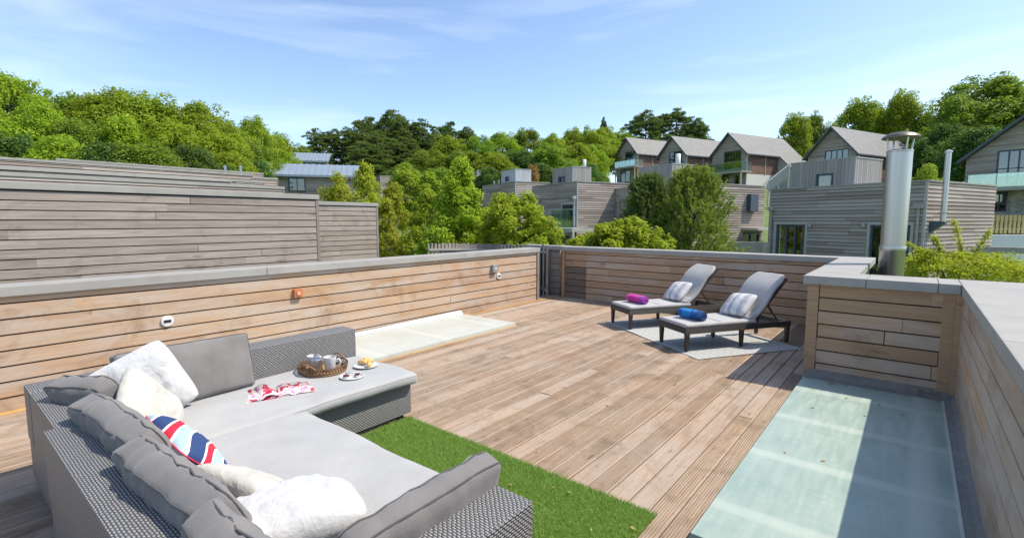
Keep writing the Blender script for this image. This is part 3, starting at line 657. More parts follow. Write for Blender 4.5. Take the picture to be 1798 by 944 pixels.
MB().tube([(.045, 0, .09), (.075, 0, .085), (.08, 0, .05), (.046, 0, .02)], .006, 8).build('handle', M['caned'], e, smooth=True)
MB().tube([(-.043, 0, .07), (-.062, 0, .095), (-.066, 0, .1)], [.012, .009, .007], 8).build('spout', M['steel'], e, smooth=True)
def plate(x, y, r0, lab):
    e = empty('plate', (x, y, ZT-.001), 0, lab, 'plate', None)
    MB().lathe([(0, .002), (r0*.6, .0), (r0*.65, .003), (r0, .013), (r0, .0155), (r0*.62, .0065), (0, .006)], 36).build('dish', M['china'], e, auto=60); return e
plate(-3.695, 2.475, .105, 'white plate of bread rolls on the end of the chaise')
plate(-3.520, 2.225, .10, 'white plate with jam and a knife beside the wicker tray')
M['bread'] = plain('golden_pastry', (.66, .42, .14), .6, 0, .3, 30)
for k, (dx, dy, a) in enumerate(((-.035, -.03, 20), (.035, -.025, -35), (0, .035, 70), (-.03, .05, 120))):
    pts = [(.048*math.cos(t_)*.9, .03*math.sin(t_), .018+.008*math.sin(t_)) for t_ in np.linspace(.3, 2.8, 9)]
    o = MB().tube(pts, [.006, .014, .018, .021, .022, .021, .018, .014, .006], 10).build('croissant', M['bread'], None, smooth=True, loc=(-3.695+dx, 2.475+dy, ZT+.008+(.012 if k == 3 else 0)), rot=(0, 0, R(a)))
    tag(o, 'small golden croissant on the white plate', 'croissant', 'croissants on the plate')
M['jam'] = plain('dark_red_jam', (.14, .012, .015), .15, 0, .3, 40)
for k, (dx, dy) in enumerate(((-.015, -.045), (.02, .035))):
    e = empty('jam_dish', (-3.515+dx, 2.22+dy, ZT+.006), R(50*k), 'little glass dish of dark red jam on the white plate', 'dish', 'jam dishes on the plate')
    MB().lathe([(0, 0), (.020, 0), (.027, .016), (.0265, .0165), (.02, .010), (0, .009)], 20).build('bowl', M['china'], e, auto=50)
    mb, _ = rbox((.021, .019, .009), .008, .012, amp=.004, freq=40, seed=k); mb.build('jam', M['jam'], e, smooth=True, loc=(0, 0, .018))
e = empty('butter_knife', (-3.545, 2.265, ZT+.019), R(32), 'steel butter knife laid across the jam plate', 'knife')
MB().bbox(-.02, .075, -.007, .007, 0, .002, .0008).build('blade', M['steel'], e); MB().bbox(-.085, -.02, -.005, .005, -.001, .004, .0015).build('handle', M['steel'], e)
def mag_mat():
    m, t, b = mat('magazine_print'); oc = coords(t)
    f = noise_(t, mapping(t, oc, (1, .55, 1)), 16, 4, .6, None, .5); c = ramp(t, f, [(.28, (.02, .02, .03)), (.36, (.50, .02, .06)), (.43, (.62, .05, .10)), (.48, (.78, .75, .74)), (.55, (.78, .56, .50)), (.60, (.70, .22, .42)), (.68, (.8, .8, .8)), (.78, (.12, .05, .06))])
    c.node.color_ramp.interpolation = 'CONSTANT' if hasattr(c, 'node') else 'LINEAR'
    L(t, c, b.inputs['Base Color']); b.inputs['Roughness'].default_value = .25; return m
M['mag'] = mag_mat()
mgz = empty('magazine', (-3.645, 1.66, ZT), R(74), 'glossy magazine lying open with curled red and pink pages', 'magazine')
def page(name, wd, hgt_, curl, z0, sx, rot=0):
    mb = MB(); n = 12
    for i in range(n+1):
        s = i/n; x = sx*wd*s; z = z0+curl*math.sin(math.pi*min(1, s*1.1))*(.6+.4*s)
        mb.v += [(x, -hgt_/2, z), (x, hgt_/2, z+curl*.25*math.sin(s*3))]
    for i in range(n): mb.f.append((2*i, 2*i+2, 2*i+3, 2*i+1))
    o = mb.build(name, M['mag'], mgz, smooth=True, rot=(0, 0, R(rot))); o.modifiers.new('s', 'SOLIDIFY').thickness = .0012
page('left_pages', .25, .27, .014, .003, -1); page('right_pages', .25, .27, .010, .003, 1); page('curled_page', .15, .27, .040, .006, -1, 4); page('curled_page', .12, .26, .016, .007, 1, -5); page('cover', .21, .28, .004, .001, -1, -2)
# ---- turf mat
M['turf'] = leafm('turf_green', [(.125, .24, .045), (.175, .30, .065), (.25, .37, .10), (.20, .32, .065)], .35, .5)
tf = MB().box(-3.27, -1.055, .25, 2.60, .004, .012).build('turf_mat', plain('turf_backing', (.13, .22, .045), .9, 0, .2, 30)); tag(tf, 'rectangular bright green artificial turf mat in front of the sofa', 'turf mat')
nb = 120000
px = rng.uniform(-3.28, -1.045, nb*3); py = rng.uniform(.25, 2.61, nb*3)
keep = ((py > 1.5) | (px > -1.1))[:]; px, py = px[keep][:nb], py[keep][:nb]; nb = len(px)
l = rng.uniform(.014, .030, nb); a = rng.uniform(0, 2*math.pi, nb); lx, ly = rng.normal(.0, .010, nb), rng.normal(.0, .010, nb); wd = .0017
p0 = np.stack([px-wd*np.cos(a), py-wd*np.sin(a), np.full(nb, .011)], 1); p1 = np.stack([px+wd*np.cos(a), py+wd*np.sin(a), np.full(nb, .011)], 1); p2 = np.stack([px+lx, py+ly, .011+l], 1)
quick('turf_blades', np.stack([p0, p1, p2], 1).reshape(-1, 3), np.arange(nb*3).reshape(-1, 3), M['turf'], tf)['kind'] = 'stuff'
M['dry'] = plain('dry_leaf', (.38, .27, .11), .8, 0, .3, 20)
def fallen(pts, lab, grp, s0=.018):
    me = None
    for i, (x, y, z) in enumerate(pts):
        if me is None: me = MB().add([(-1, 0, .1), (-.2, -.5, .25), (1, 0, 0), (-.2, .5, .3)], [(0, 1, 2, 3)]).mesh('fallen_leaf', M['dry'])
        o = link('fallen_leaf', me, None, (x, y, z), (rnd.uniform(-.3, .3), rnd.uniform(-.3, .3), rnd.uniform(0, 6.3))); s = s0*rnd.uniform(.6, 1.2); o.scale = (s, s, s)
        tag(o, lab, 'leaf', grp)
fallen([(rnd.uniform(-3.1, -1.15), rnd.uniform(1.7, 2.5), .032) for k in range(9)]+[(rnd.uniform(-1.04+-.06, -1.06), rnd.uniform(1, 2.5), .032) for k in range(3)], 'small dry brown leaf on the green turf', 'dry leaves on the turf')
fallen([(rnd.uniform(-.7, .2), rnd.uniform(2.9, 5.6), .057) for k in range(9)], 'small dry brown leaf on the sea green slab', 'dry leaves on the sea green slab')
fallen([(-.55+rnd.uniform(-.12, .12), 5.80+rnd.uniform(-.03, .03), .060) for k in range(5)]+[(rnd.uniform(.05, .34), 5.93+rnd.uniform(-.02, .02), .105) for k in range(16)], 'dry brown leaf drifted against the foot of the short parapet', 'dry leaves under the short parapet', .024)
# ---- rug
def rug_mat():
    m, t, b = mat('woven_rug'); oc = coords(t); sp = N(t, 'ShaderNodeSeparateXYZ'); L(t, oc, sp.inputs[0])
    z = math_(t, 'ADD', sp.outputs[1], math_(t, 'MULTIPLY', math_(t, 'PINGPONG', sp.outputs[0], .06), .7))
    f = math_(t, 'FRACT', math_(t, 'MULTIPLY', z, 9.)); n = noise_(t, oc, 14, 4); n2 = noise_(t, mapping(t, oc, (40, 300, 1)), 1, 2)
    c = ramp(t, f, [(0, (.46, .46, .43)), (.42, (.46, .46, .43)), (.5, (.36, .38, .38)), (.92, (.36, .38, .38)), (1, (.46, .46, .43))])
    c = mixc(t, math_(t, 'MULTIPLY', n, .5), c, (.52, .51, .47)); c = mixc(t, math_(t, 'MULTIPLY', n2, .3), c, (.2, .21, .22))
    L(t, c, b.inputs['Base Color']); b.inputs['Roughness'].default_value = .95; bump(t, b, n2, .5, .004); return m
rg = MB()
nx, ny = 24, 17
for i in range(nx+1):
    for j in range(ny+1):
        x, y = -1.175+2.35*i/nx, -.83+1.66*j/ny; rg.v.append((x, y, .010+.0025*math.sin(x*7+y*3)+.002*noise.noise((x*3, y*3, 1))))
for i in range(nx):
    for j in range(ny): rg.f.append((i*(ny+1)+j, (i+1)*(ny+1)+j, (i+1)*(ny+1)+j+1, i*(ny+1)+j+1))
rug = rg.build('outdoor_rug', rug_mat(), None, loc=(-2.49, 7.335, 0), rot=(0, 0, R(-33))); rug.modifiers.new('s', 'SOLIDIFY').thickness = .006
tag(rug, 'pale grey woven outdoor rug under the two sun loungers', 'rug')
# ---- sun loungers
M['resin'] = plain('dark_brown_resin', (.040, .033, .029), .45, 0, .15, 8, .4)
M['resinw'] = wicker('dark_brown_weave', (.075, .062, .054), (.012, .010, .009), .03, .016)
M['pad'] = fabric('grey_lounger_pad', (.42, .41, .395), blot=.05)
def make_lounger(loc, rz, lab):
    e = empty('sun_lounger', loc, rz, lab, 'sun lounger', 'sun loungers on the rug')
    hw, ln = .30, 1.72
    for s_ in (-1, 1):
        MB().bbox(min(s_*hw, s_*(hw-.045)), max(s_*hw, s_*(hw-.045)), 0, ln, .225, .300, .008).build('side_rail', M['resinw'], e)
        for y in (.035, .90, ln-.04):
            mb = MB(); a, b = .026, .018; x = s_*(hw-.027)
            mb.v += [(x+q*b, y+w_*b, 0) for q, w_ in ((-1, -1), (1, -1), (1, 1), (-1, 1))]+[(x+q*a, y+w_*a, .24) for q, w_ in ((-1, -1), (1, -1), (1, 1), (-1, 1))]
            mb.f += [(3, 2, 1, 0), (4, 5, 6, 7), (0, 1, 5, 4), (1, 2, 6, 5), (2, 3, 7, 6), (3, 0, 4, 7)]; mb.build('leg', M['resin'], e)
    MB().bbox(-hw+.046, hw-.046, 0.001, .05, .227, .299, .006).build('front_rail', M['resinw'], e)
    MB().bbox(-hw+.046, hw-.046, ln-.05, ln-.001, .23, .298, .006).build('rear_rail', M['resinw'], e)
    MB().bbox(-hw+.047, hw-.047, .052, 1.12, .265, .292, .004).build('seat_panel', M['resinw'], e)
    A = R(47); T = Matrix.Translation((0, 1.10, .297)) @ Matrix.Rotation(A, 4, 'X')
    MB().bbox(-hw+.03, hw-.03, 0, .80, -.015, .015, .008).build('back_panel', M['resinw'], e).matrix_basis = T
    for s_ in (-1, 1):
        MB().tube([(s_*.22, 1.10+.36*math.cos(A), .285+.36*math.sin(A)), (s_*.22, 1.56, .30)], .016, 6).build('back_strut', M['resin'], e)
    mb, _ = rbox((.288, .565, .027), .024, .045, (0, 0, .006), .004, 5, 1); mt = mb.build('seat_pad', M['pad'], e, smooth=True, loc=(0, .575, .326))
    MB().tube([(-.285, -.03, .031), (0, -.03, .034), (.285, -.03, .031)], .0032, 5).build('seam', M['pipe2'], mt)
    def rnd_top(q):
        k = max(0, (q.y-.25)/.16); q.x *= 1-.22*k*k; q.z += .02*math.sin(q.y*9); return q
    mb, _ = rbox((.282, .415, .027), .024, .045, (0, 0, .008), .005, 5, 2, rnd_top); pb = mb.build('back_pad', M['pad'], e, smooth=True); pb.matrix_basis = T @ Matrix.Translation((0, .415, .046))
    mb, _ = rbox((.276, .07, .03), .026, .03, (0, 0, .012), .012, 9, 4); pf = mb.build('pad_fold', M['pad'], e, smooth=True); pf.matrix_basis = T @ Matrix.Translation((0, .05, .075)) @ Matrix.Rotation(R(-18), 4, 'X')
    return e
LZ = R(-33)
LN = (-2.435, 6.355, .018); LF = (-3.58, 7.105, .018)
make_lounger(LN, LZ, 'dark wicker sun lounger with grey pad carrying the rolled blue towel')
make_lounger(LF, LZ, 'dark wicker sun lounger with grey pad carrying the rolled pink towel')
def ll(o, x, y, z): c, s = math.cos(LZ), math.sin(LZ); return Vector((o[0]+c*x-s*y, o[1]+s*x+c*y, o[2]+z))
M['lstripe'] = stripes('grey_white_stripe', [(0, (.66, .65, .64)), (.34, (.44, .43, .44)), (.50, (.50, .49, .50)), (.62, (.66, .65, .64)), (.80, (.42, .41, .43))], 0, 3.6, .0, .04)
c_, s_ = math.cos(LZ), math.sin(LZ)
def lp(o, lab, seed):
    rx = Vector((c_, s_, 0)); fy = Vector((-s_, c_, 0)); up = fy*math.cos(R(44))+Vector((0, 0, 1))*math.sin(R(44))
    pillow('striped_pillow', .46, .40, .15, 'lstripe', frame(rx*.985+up*.10, up, ll(o, -.01, 1.085, .515)), lab, group='striped pillows on the loungers', seed=seed, amp=.006)
lp(LN, 'grey and white striped pillow on the lounger with the blue towel', 31); lp(LF, 'grey and white striped pillow on the lounger with the pink towel', 33)
def towel_mat(name, a, b_c, c, sc):
    m, t, b = mat(name); oc = coords(t); f = noise_(t, oc, sc, 3, .5, None, 1.2); sp = N(t, 'ShaderNodeSeparateXYZ'); L(t, oc, sp.inputs[0])
    g_ = math_(t, 'ADD', f, math_(t, 'MULTIPLY', sp.outputs[0], .9))
    L(t, ramp(t, g_, [(.25, a), (.45, b_c), (.55, a), (.68, c), (.85, c)]), b.inputs['Base Color']); b.inputs['Roughness'].default_value = .9; bump(t, b, noise_(t, oc, 220, 2), .5, .003); return m
def towel(o, mt, lab, seed, wd=.37):
    e = empty('rolled_towel', ll(o, .02, .30, .354+.068), LZ+R(14), lab, 'towel', 'rolled towels on the loungers')
    mb = MB(); n = 40; turns = 3.3; prof = []
    for i in range(n*3+1):
        t_ = i/(n*3); a = t_*turns*2*math.pi; r_ = .012+.054*t_; prof.append((r_*math.cos(a+1.2), r_*math.sin(a+1.2)))
    xs = np.linspace(-wd/2, wd/2, 14)
    for x in xs:
        k = .006*noise.noise((x*12, seed, 0)); e1 = 1-.12*abs(2*x/wd)**6
        for y, z in prof:
            q = noise.noise((x*14, y*30, z*30+seed))*.004; mb.v.append((x, y*e1*(1.12)+k, (z*e1*.96)+q-.002))
    m_ = len(prof)
    for i in range(len(xs)-1):
        for j in range(m_-1): mb.f.append((i*m_+j, (i+1)*m_+j, (i+1)*m_+j+1, i*m_+j+1))
    o_ = mb.build('roll', mt, e, smooth=True); o_.modifiers.new('s', 'SOLIDIFY').thickness = .010
towel(LN, towel_mat('blue_towel', (.012, .10, .33), (.02, .24, .60), (.025, .05, .16), 7), 'rolled blue patterned towel on the foot of the lounger', 1)
towel(LF, towel_mat('pink_towel', (.70, .06, .38), (.42, .04, .22), (.26, .06, .38), 6), 'rolled pink and purple towel on the foot of the lounger', 5)
# ================================================================ NEIGHBOURS
CAM = Vector((0, 0, EYE))
HR_ = R(-22.24); A_ = Vector((-math.cos(HR_), -math.sin(HR_), 0)); B_ = Vector((-math.sin(HR_), math.cos(HR_), 0))
def reach(p, d, px):
    k = (px-899)/FPX; r_ = p-CAM; return (k*r_.dot(FW)-r_.dot(RT))/(d.dot(RT)-k*d.dot(FW))
def zat(p, py):
    h = Vector((p.x, p.y, 0)); m_ = -(py-472)/FPX; return EYE+(m_*FW.dot(h)-UP.dot(h))/(UP.z-m_*FW.z)
GREY = [(.38, .315, .27), (.50, .435, .385), (.26, .205, .17)]
M['cg'] = clad_mat('silvered_cladding', GREY)
M['cgv'] = clad_mat('silvered_upright_boards', [(.36, .33, .295), (.42, .39, .355), (.30, .27, .24)], .15, 4., vert=True)
M['crd'] = clad_mat('red_brown_cladding', [(.27, .16, .12), (.33, .21, .165), (.22, .125, .095)])
M['trimw'] = plain('pale_trim', (.42, .41, .39), .6)
def pane_mat():
    m, t, b = mat('window_glass'); tr = N(t, 'ShaderNodeBsdfTransparent'); tr.inputs[0].default_value = (.55, .60, .60, 1); gl = N(t, 'ShaderNodeBsdfGlossy'); gl.inputs['Roughness'].default_value = .03; gl.inputs[0].default_value = (.75, .8, .82, 1)
    fr = N(t, 'ShaderNodeFresnel'); fr.inputs[0].default_value = 1.6; ms = N(t, 'ShaderNodeMixShader'); L(t, math_(t, 'ADD', fr.outputs[0], .10), ms.inputs[0]); L(t, tr.outputs[0], ms.inputs[1]); L(t, gl.outputs[0], ms.inputs[2]); L(t, ms.outputs[0], t.nodes['Material Output'].inputs[0]); return m
M['glass'] = pane_mat()
M['curtain'] = fabric('pale_curtain', (.42, .44, .43))
M['anth'] = plain('blue_grey_frame', (.06, .085, .115), .45, 0, .1)
M['rend'] = plain('white_render', (.68, .68, .66), .8, 0, .06, 1.5)
M['zinc'] = plain('zinc_roof', (.27, .33, .385), .45, .25, .10, .8)
def slate():
    m, t, b = mat('slate_roof'); uv = N(t, 'ShaderNodeUVMap').outputs[0]; br = N(t, 'ShaderNodeTexBrick'); L(t, uv, br.inputs['Vector'])
    br.inputs['Scale'].default_value = 1.0; br.inputs['Brick Width'].default_value = .3; br.inputs['Row Height'].default_value = .25; br.inputs['Mortar Size'].default_value = .012
    br.inputs['Color1'].default_value = (.115, .118, .118, 1); br.inputs['Color2'].default_value = (.15, .152, .15, 1); br.inputs['Mortar'].default_value = (.06, .06, .06, 1)
    n = noise_(t, coords(t), 1.2, 5); L(t, mixc(t, ramp(t, n, [(.4, 0), (.7, .5)]), br.outputs[0], (.19, .19, .17)), b.inputs['Base Color']); b.inputs['Roughness'].default_value = .6; return m
M['slate'] = slate()
def bal_glass():
    m, t, b = mat('balcony_glass'); tr = N(t, 'ShaderNodeBsdfTransparent'); tr.inputs[0].default_value = (.78, .90, .86, 1)
    gl = N(t, 'ShaderNodeBsdfGlossy'); gl.inputs['Roughness'].default_value = .05; gl.inputs[0].default_value = (.8, .95, .9, 1)
    ms = N(t, 'ShaderNodeMixShader'); ms.inputs[0].default_value = .22; L(t, tr.outputs[0], ms.inputs[1]); L(t, gl.outputs[0], ms.inputs[2]); L(t, ms.outputs[0], t.nodes['Material Output'].inputs[0]); return m
M['bglass'] = bal_glass()
def stone_mat():
    m, t, b = mat('rubble_stone'); vo = N(t, 'ShaderNodeTexVoronoi'); vo.inputs['Scale'].default_value = 1; L(t, mapping(t, coords(t), (4, 4, 8)), vo.inputs['Vector'])
    sp = N(t, 'ShaderNodeSeparateColor'); L(t, vo.outputs['Color'], sp.inputs[0])
    L(t, ramp(t, sp.outputs[0], [(0, (.24, .22, .19)), (.5, (.36, .34, .30)), (1, (.46, .44, .40))]), b.inputs['Base Color']); b.inputs['Roughness'].default_value = .9; bump(t, b, vo.outputs['Distance'], .8, .05); return m
M['stone'] = stone_mat()
def clad(parent, plane, u0, u1, z0, z1, mt, ops=(), pitch=.14, vert=False, off=0., name='cladding'):
    mb = MB()
    def P(u, z, o): return (u, off-o, z) if plane == 'front' else (off+o, u, z)
    def board(a, b, c, d, prof): # a..b along, c..d across
        pass
    p = pitch if not vert else .15; lo, hi = (z0, z1) if not vert else (u0, u1); k = math.floor(lo/p)*p
    while k < hi-1e-4:
        c, d = max(k, lo), min(k+p-(.016 if not vert else .010), hi); k += p
        if d-c < .01: continue
        segs = [((u0, u1) if not vert else (z0, z1))]
        for (a0, a1, b0, b1) in ops:
            q0, q1, w0, w1 = (a0, a1, b0, b1) if not vert else (b0, b1, a0, a1)
            if w0 < d-.01 and w1 > c+.01:
                ns = []
                for s0, s1 in segs:
                    if q1 <= s0 or q0 >= s1: ns.append((s0, s1)); continue
                    if q0 > s0: ns.append((s0, q0))
                    if q1 < s1: ns.append((q1, s1))
                segs = ns
        for s0, s1 in segs:
            if s1-s0 < .02: continue
            pts = []
            for (t_, o) in ((c, .0), (c, .034), (d, .010 if not vert else .030), (d, 0.)):
                for s in (s0, s1): pts.append(P(s, t_, o) if not vert else P(t_, s, o))
            mb.add(pts, [(0, 1, 3, 2), (2, 3, 5, 4), (4, 5, 7, 6), (0, 2, 4, 6), (1, 7, 5, 3)])
    o = mb.build(name, M[mt], parent); o['kind'] = 'stuff'; return o
def window(parent, plane, u0, u1, z0, z1, nu=1, nz=1, off=0., fm='anth', surround=None, fw=.07, curtain=0.):
    def bx(mb, ua, ub, za, zb, o0, o1): 
        if plane == 'front': mb.box(ua, ub, off-o1, off-o0, za, zb)
        else: mb.box(off+o0, off+o1, ua, ub, za, zb)
    mb = MB(); bx(mb, u0, u0+fw, z0, z1, -.10, .0); bx(mb, u1-fw, u1, z0, z1, -.10, .0); bx(mb, u0+fw, u1-fw, z1-fw, z1, -.10, -.002); bx(mb, u0+fw, u1-fw, z0, z0+fw, -.10, -.002)
    iu = [(u0+fw)+(u1-u0-2*fw)*i/nu for i in range(nu+1)]; iz = [(z0+fw)+(z1-z0-2*fw)*i/nz for i in range(nz+1)]
    for q in iu[1:-1]: bx(mb, q-fw*.45, q+fw*.45, z0+fw, z1-fw, -.095, -.005)
    for q in iz[1:-1]: bx(mb, u0+fw, u1-fw, q-fw*.4, q+fw*.4, -.093, -.008)
    wn = mb.build('window', M[fm], parent)
    for i in range(nu):
        for j in range(nz):
            mb = MB(); bx(mb, iu[i]+.01, iu[i+1]-.01, iz[j]+.01, iz[j+1]-.01, -.075, -.06); mb.build('pane', M['glass'], wn)
    if surround:
        s = .10; mb = MB(); bx(mb, u0-s, u0-.003, z0, z1+s, -.05, .045); bx(mb, u1+.003, u1+s, z0, z1+s, -.05, .045); bx(mb, u0-.003, u1+.003, z1+.003, z1+s, -.05, .05); mb.build('surround', M[surround], wn)
    if curtain:
        mb = MB(); n = 10; cu = u0+(u1-u0)*curtain
        for i in range(n+1):
            q = u0+fw+(cu-u0-fw)*i/n; o_ = -.20+.03*(i % 2); mb.v += [((q, off-o_, z) if plane == 'front' else (off+o_, q, z)) for z in (z0+.05, z1-.05)]
        for i in range(n): mb.f.append((2*i, 2*i+2, 2*i+3, 2*i+1))
        mb.build('curtain', M['curtain'], wn)
    return wn
def block(e, cx, cy, La, Lb, z0, z1, mt='cg', fo=(), so=(), vert=False, cap=True, nm=''):
    # near corner (cx, cy) in the house frame; body runs to -x and +y
    MB().box(cx-La+.35, cx-.35, cy+.35, cy+Lb-.35, z0, z1-.12).build('core', M['core'], e)
    clad(e, 'front', cx-La, cx-.03, z0, z1, mt, fo, off=cy, vert=vert); clad(e, 'side', cy+.03, cy+Lb, z0, z1, mt, so, off=cx, vert=vert)
    mb = MB(); mb.box(cx-La, cx-.36, cy+.004, cy+.06, z0, z1-.02) if not fo else None
    if fo: # solid backing round the openings
        us = sorted([cx-La, cx-.02]+[q for o in fo for q in o[:2]]); 
        for a, b in zip(us[:-1], us[1:]):
            hit = [o for o in fo if o[0] <= (a+b)/2 <= o[1]]
            if not hit: mb.box(a, b, cy+.004, cy+.06, z0, z1-.02)
            else:
                for o in hit: mb.box(a, b, cy+.004, cy+.06, o[3], z1-.02); (mb.box(a, b, cy+.004, cy+.06, z0, o[2]) if o[2] > z0 else None)
    us = sorted([cy+.061, cy+Lb]+[q for o in so for q in o[:2]])
    for a, b in zip(us[:-1], us[1:]):
        hit = [o for o in so if o[0] <= (a+b)/2 <= o[1]]
        if not hit: mb.box(cx-.06, cx-.004, a, b, z0, z1-.02)
        else:
            for o in hit: mb.box(cx-.06, cx-.004, a, b, o[3], z1-.02); (mb.box(cx-.06, cx-.004, a, b, z0, o[2]) if o[2] > z0 else None)
    mb.build('backing', M['core'], e)
    MB().box(cx-La+.1, cx-.1, cy+.1, cy+Lb-.1, z1-.12, z1-.05).build('flat_roof', M['zinc'], e)
    MB().bbox(cx-.05, cx+.028, cy-.028, cy+.035, z0, z1-.003, .004).build('corner_board', M['trimw'], e)
    if cap:
        MB().box(cx-La-.03, cx+.05, cy-.05, cy+.14, z1, z1+.05).build('coping', M['cap'], e); MB().box(cx-.13, cx+.052, cy+.141, cy+Lb+.03, z1, z1+.052).build('coping', M['cap'], e)
def set_frame(rz):
    global HR_, A_, B_
    HR_ = rz; A_ = Vector((-math.cos(rz), -math.sin(rz), 0)); B_ = Vector((-math.sin(rz), math.cos(rz), 0))
def hframe(px, py, D, name, lab, cat='house', grp=None):
    p = at(px, py, D); e = empty(name, (p.x, p.y, 0), HR_, lab, cat, grp); return e, p
def fpx(p, off, px): # local x on the plane y = off
    return -reach(Vector((p.x, p.y, 0))+B_*off, A_, px)
def spx(p, off, px): return reach(Vector((p.x, p.y, 0))-A_*off, B_, px)
def wpt(p, x, y): return Vector((p.x, p.y, 0))-A_*x+B_*y
def fop(p, off, a, b, ya, yb, zfloor=None): # opening on a front plane, from picture measures
    u0, u1 = fpx(p, off, a), fpx(p, off, b); q = wpt(p, (u0+u1)/2, off); return (u0, u1, zfloor if zfloor is not None else zat(q, yb), zat(q, ya))
def downpipe(e, x, y, z0, z1, hop=True, mt='cap'):
    mb = MB(); mb.tube([(x, y, z0), (x, y, z1)], .045, 8); 
    if hop: mb.box(x-.13, x+.13, y-.09, y+.09, z1, z1+.17)
    mb.build('downpipe', M[mt], e)
# ---- right-hand flat roofed house
e, p = hframe(1629, 318, 17, 'timber_house', 'grey timber house with flat roof behind the steel flue'); zt = p.z; La = -fpx(p, 0, 1347); Lb = spx(p, 0, 1736); zb = -1.6
o1 = fop(p, 0, 1361, 1411, 394, 0, -.75); o2 = fop(p, 0, 1524, 1594, 395, 0, -.75)
block(e, 0, 0, La, Lb, zb, zt, fo=[o1, o2])
window(e, 'front', *o1, nu=3, surround='trimw', curtain=.3); window(e, 'front', *o2, nu=2, surround='trimw', curtain=.18)
downpipe(e, fpx(p, 0, 1352), -.08, zb, zat(wpt(p, fpx(p, 0, 1352), 0), 370)); downpipe(e, fpx(p, 0, 1606), -.08, zb, zat(wpt(p, fpx(p, 0, 1606), 0), 366))
for px in (1420, 1513): MB().lathe([(.05, -.08), (.06, 0), (.04, .08), (0, .09)], 10, c=(fpx(p, 0, px), -.08, zat(wpt(p, fpx(p, 0, px), 0), 396))).build('wall_lamp', M['trimw'], e, smooth=True)
yf = spx(p, .35, 1648); zf = zat(wpt(p, .35, yf), 268); zf0 = zat(wpt(p, .35, yf), 392)
fl2 = MB(); fl2.lathe([(.085, zf0), (.085, zf), (.11, zf+.01), (.11, zf+.05), (.02, zf+.1)], 18, c=(.35, yf, 0)).build('flue_pipe', M['steel'], e, auto=40)
MB().prism([(.02, zf0-.35), (.45, zf0+.02), (.45, zf0+.06), (.02, zf0+.06)], 1, yf-.13, yf+.13).build('flue_bracket', M['anth'], e)
MB().lathe([(.14, 0), (.14, .03)], 16, c=(.35, yf, zf0+.35)).build('flue_collar', M['trimw'], e)
# upright boarded pod on its roof
q = at(1503, 277, 20.5); lx = (q-Vector((p.x, p.y, q.z))).dot(-A_); ly = (q-Vector((p.x, p.y, q.z))).dot(B_)
La2 = lx-fpx(p, ly, 1381); Lb2 = spx(p, lx, 1536)-ly; ow = fop(p, ly, 1424, 1453, 305, 330)
block(e, lx, ly, La2, Lb2, zt-.1, q.z, mt='cgv', fo=[ow], vert=True); window(e, 'front', *ow, off=ly)
# ---- house behind the dark pine
e, p = hframe(1213, 321, 27, 'timber_house', 'silvered timber house with flat roof behind the dark garden pine'); zt = p.z; La = -fpx(p, 0, 1079); Lb = spx(p, 0, 1338); zb = -1.4
sd_ = (spx(p, 0, 1303), spx(p, 0, 1332), -1.0, zat(wpt(p, 0, spx(p, 0, 1318)), 409))
block(e, 0, 0, La, Lb, zb, zt, so=[sd_]); window(e, 'side', *sd_, nu=2)
u = spx(p, 0, 1314); MB().box(.03, .28, u-.35, u+.35, zat(wpt(p, 0, u), 371), zat(wpt(p, 0, u), 341)).build('wall_louvre', M['anth'], e)
u0, u1 = spx(p, 0, 1300), spx(p, 0, 1338); z_ = zat(wpt(p, 0, u0), 404); MB().box(.03, 1.1, u0, u1, z_, z_+.12).build('porch_roof', M['trimw'], e)
downpipe(e, fpx(p, 0, 1086), -.08, zb, zat(wpt(p, fpx(p, 0, 1086), 0), 355))
q = at(1181, 288, 31); lx = (q-Vector((p.x, p.y, q.z))).dot(-A_); ly = (q-Vector((p.x, p.y, q.z))).dot(B_)
block(e, lx, ly, lx-fpx(p, ly, 1120), spx(p, lx, 1213)-ly, zt-.1, q.z, mt='cgv', vert=True)
MB().tube([(lx-.5, ly+1, q.z-.3), (lx-.5, ly+1, q.z+.75)], .16, 10).build('flue_pipe', M['rend'], e, smooth=True)
# ---- house with glass balcony
e, p = hframe(1014, 319, 31, 'timber_house', 'silvered timber house with a small glass fronted balcony above the garden'); zt = p.z; La = -fpx(p, 0, 934); Lb = spx(p, 0, 1118); zb = -.8
o1 = fop(p, 0, 987, 1006, 359, 398); o2 = fop(p, 0, 983, 1001, 413, 431)
block(e, 0, 0, La, Lb, zb, zt, fo=[o1, o2]); window(e, 'front', *o1, nu=3, surround='trimw'); window(e, 'front', *o2, nu=2, surround='trimw')
ua, ub = fpx(p, -1.6, 967), fpx(p, -1.6, 1004); zs = o1[2]-.05
MB().box(ua, ub, -1.6, -.03, zs-.22, zs).build('balcony_floor', M['trimw'], e)
for (a, b, c, d) in ((ua, ub, -1.6, -1.585), (ua, ua+.015, -1.58, -.03)): MB().box(a, b, c, d, zs+.02, zs+1.1).build('glass_panel', M['bglass'], e)
MB().box(ua, ub, -1.62, -1.57, zs+1.1, zs+1.14).build('handrail', M['trimw'], e)
for u in (ua+.06, ub-.06): MB().box(u-.06, u+.06, -1.55, -1.43, zb, zs-.22).build('post', M['trimw'], e)
downpipe(e, fpx(p, 0, 1010), -.08, zb, zat(wpt(p, fpx(p, 0, 1010), 0), 349), mt='rend')
q = at(1006, 293, 34); lx = (q-Vector((p.x, p.y, q.z))).dot(-A_); ly = (q-Vector((p.x, p.y, q.z))).dot(B_); ow = fop(p, ly, 981, 990, 310, 325, zt)
block(e, lx, ly, lx-fpx(p, ly, 970), spx(p, lx, 1036)-ly, zt-.1, q.z, mt='cgv', vert=True, fo=[ow]); window(e, 'front', *ow, off=ly)
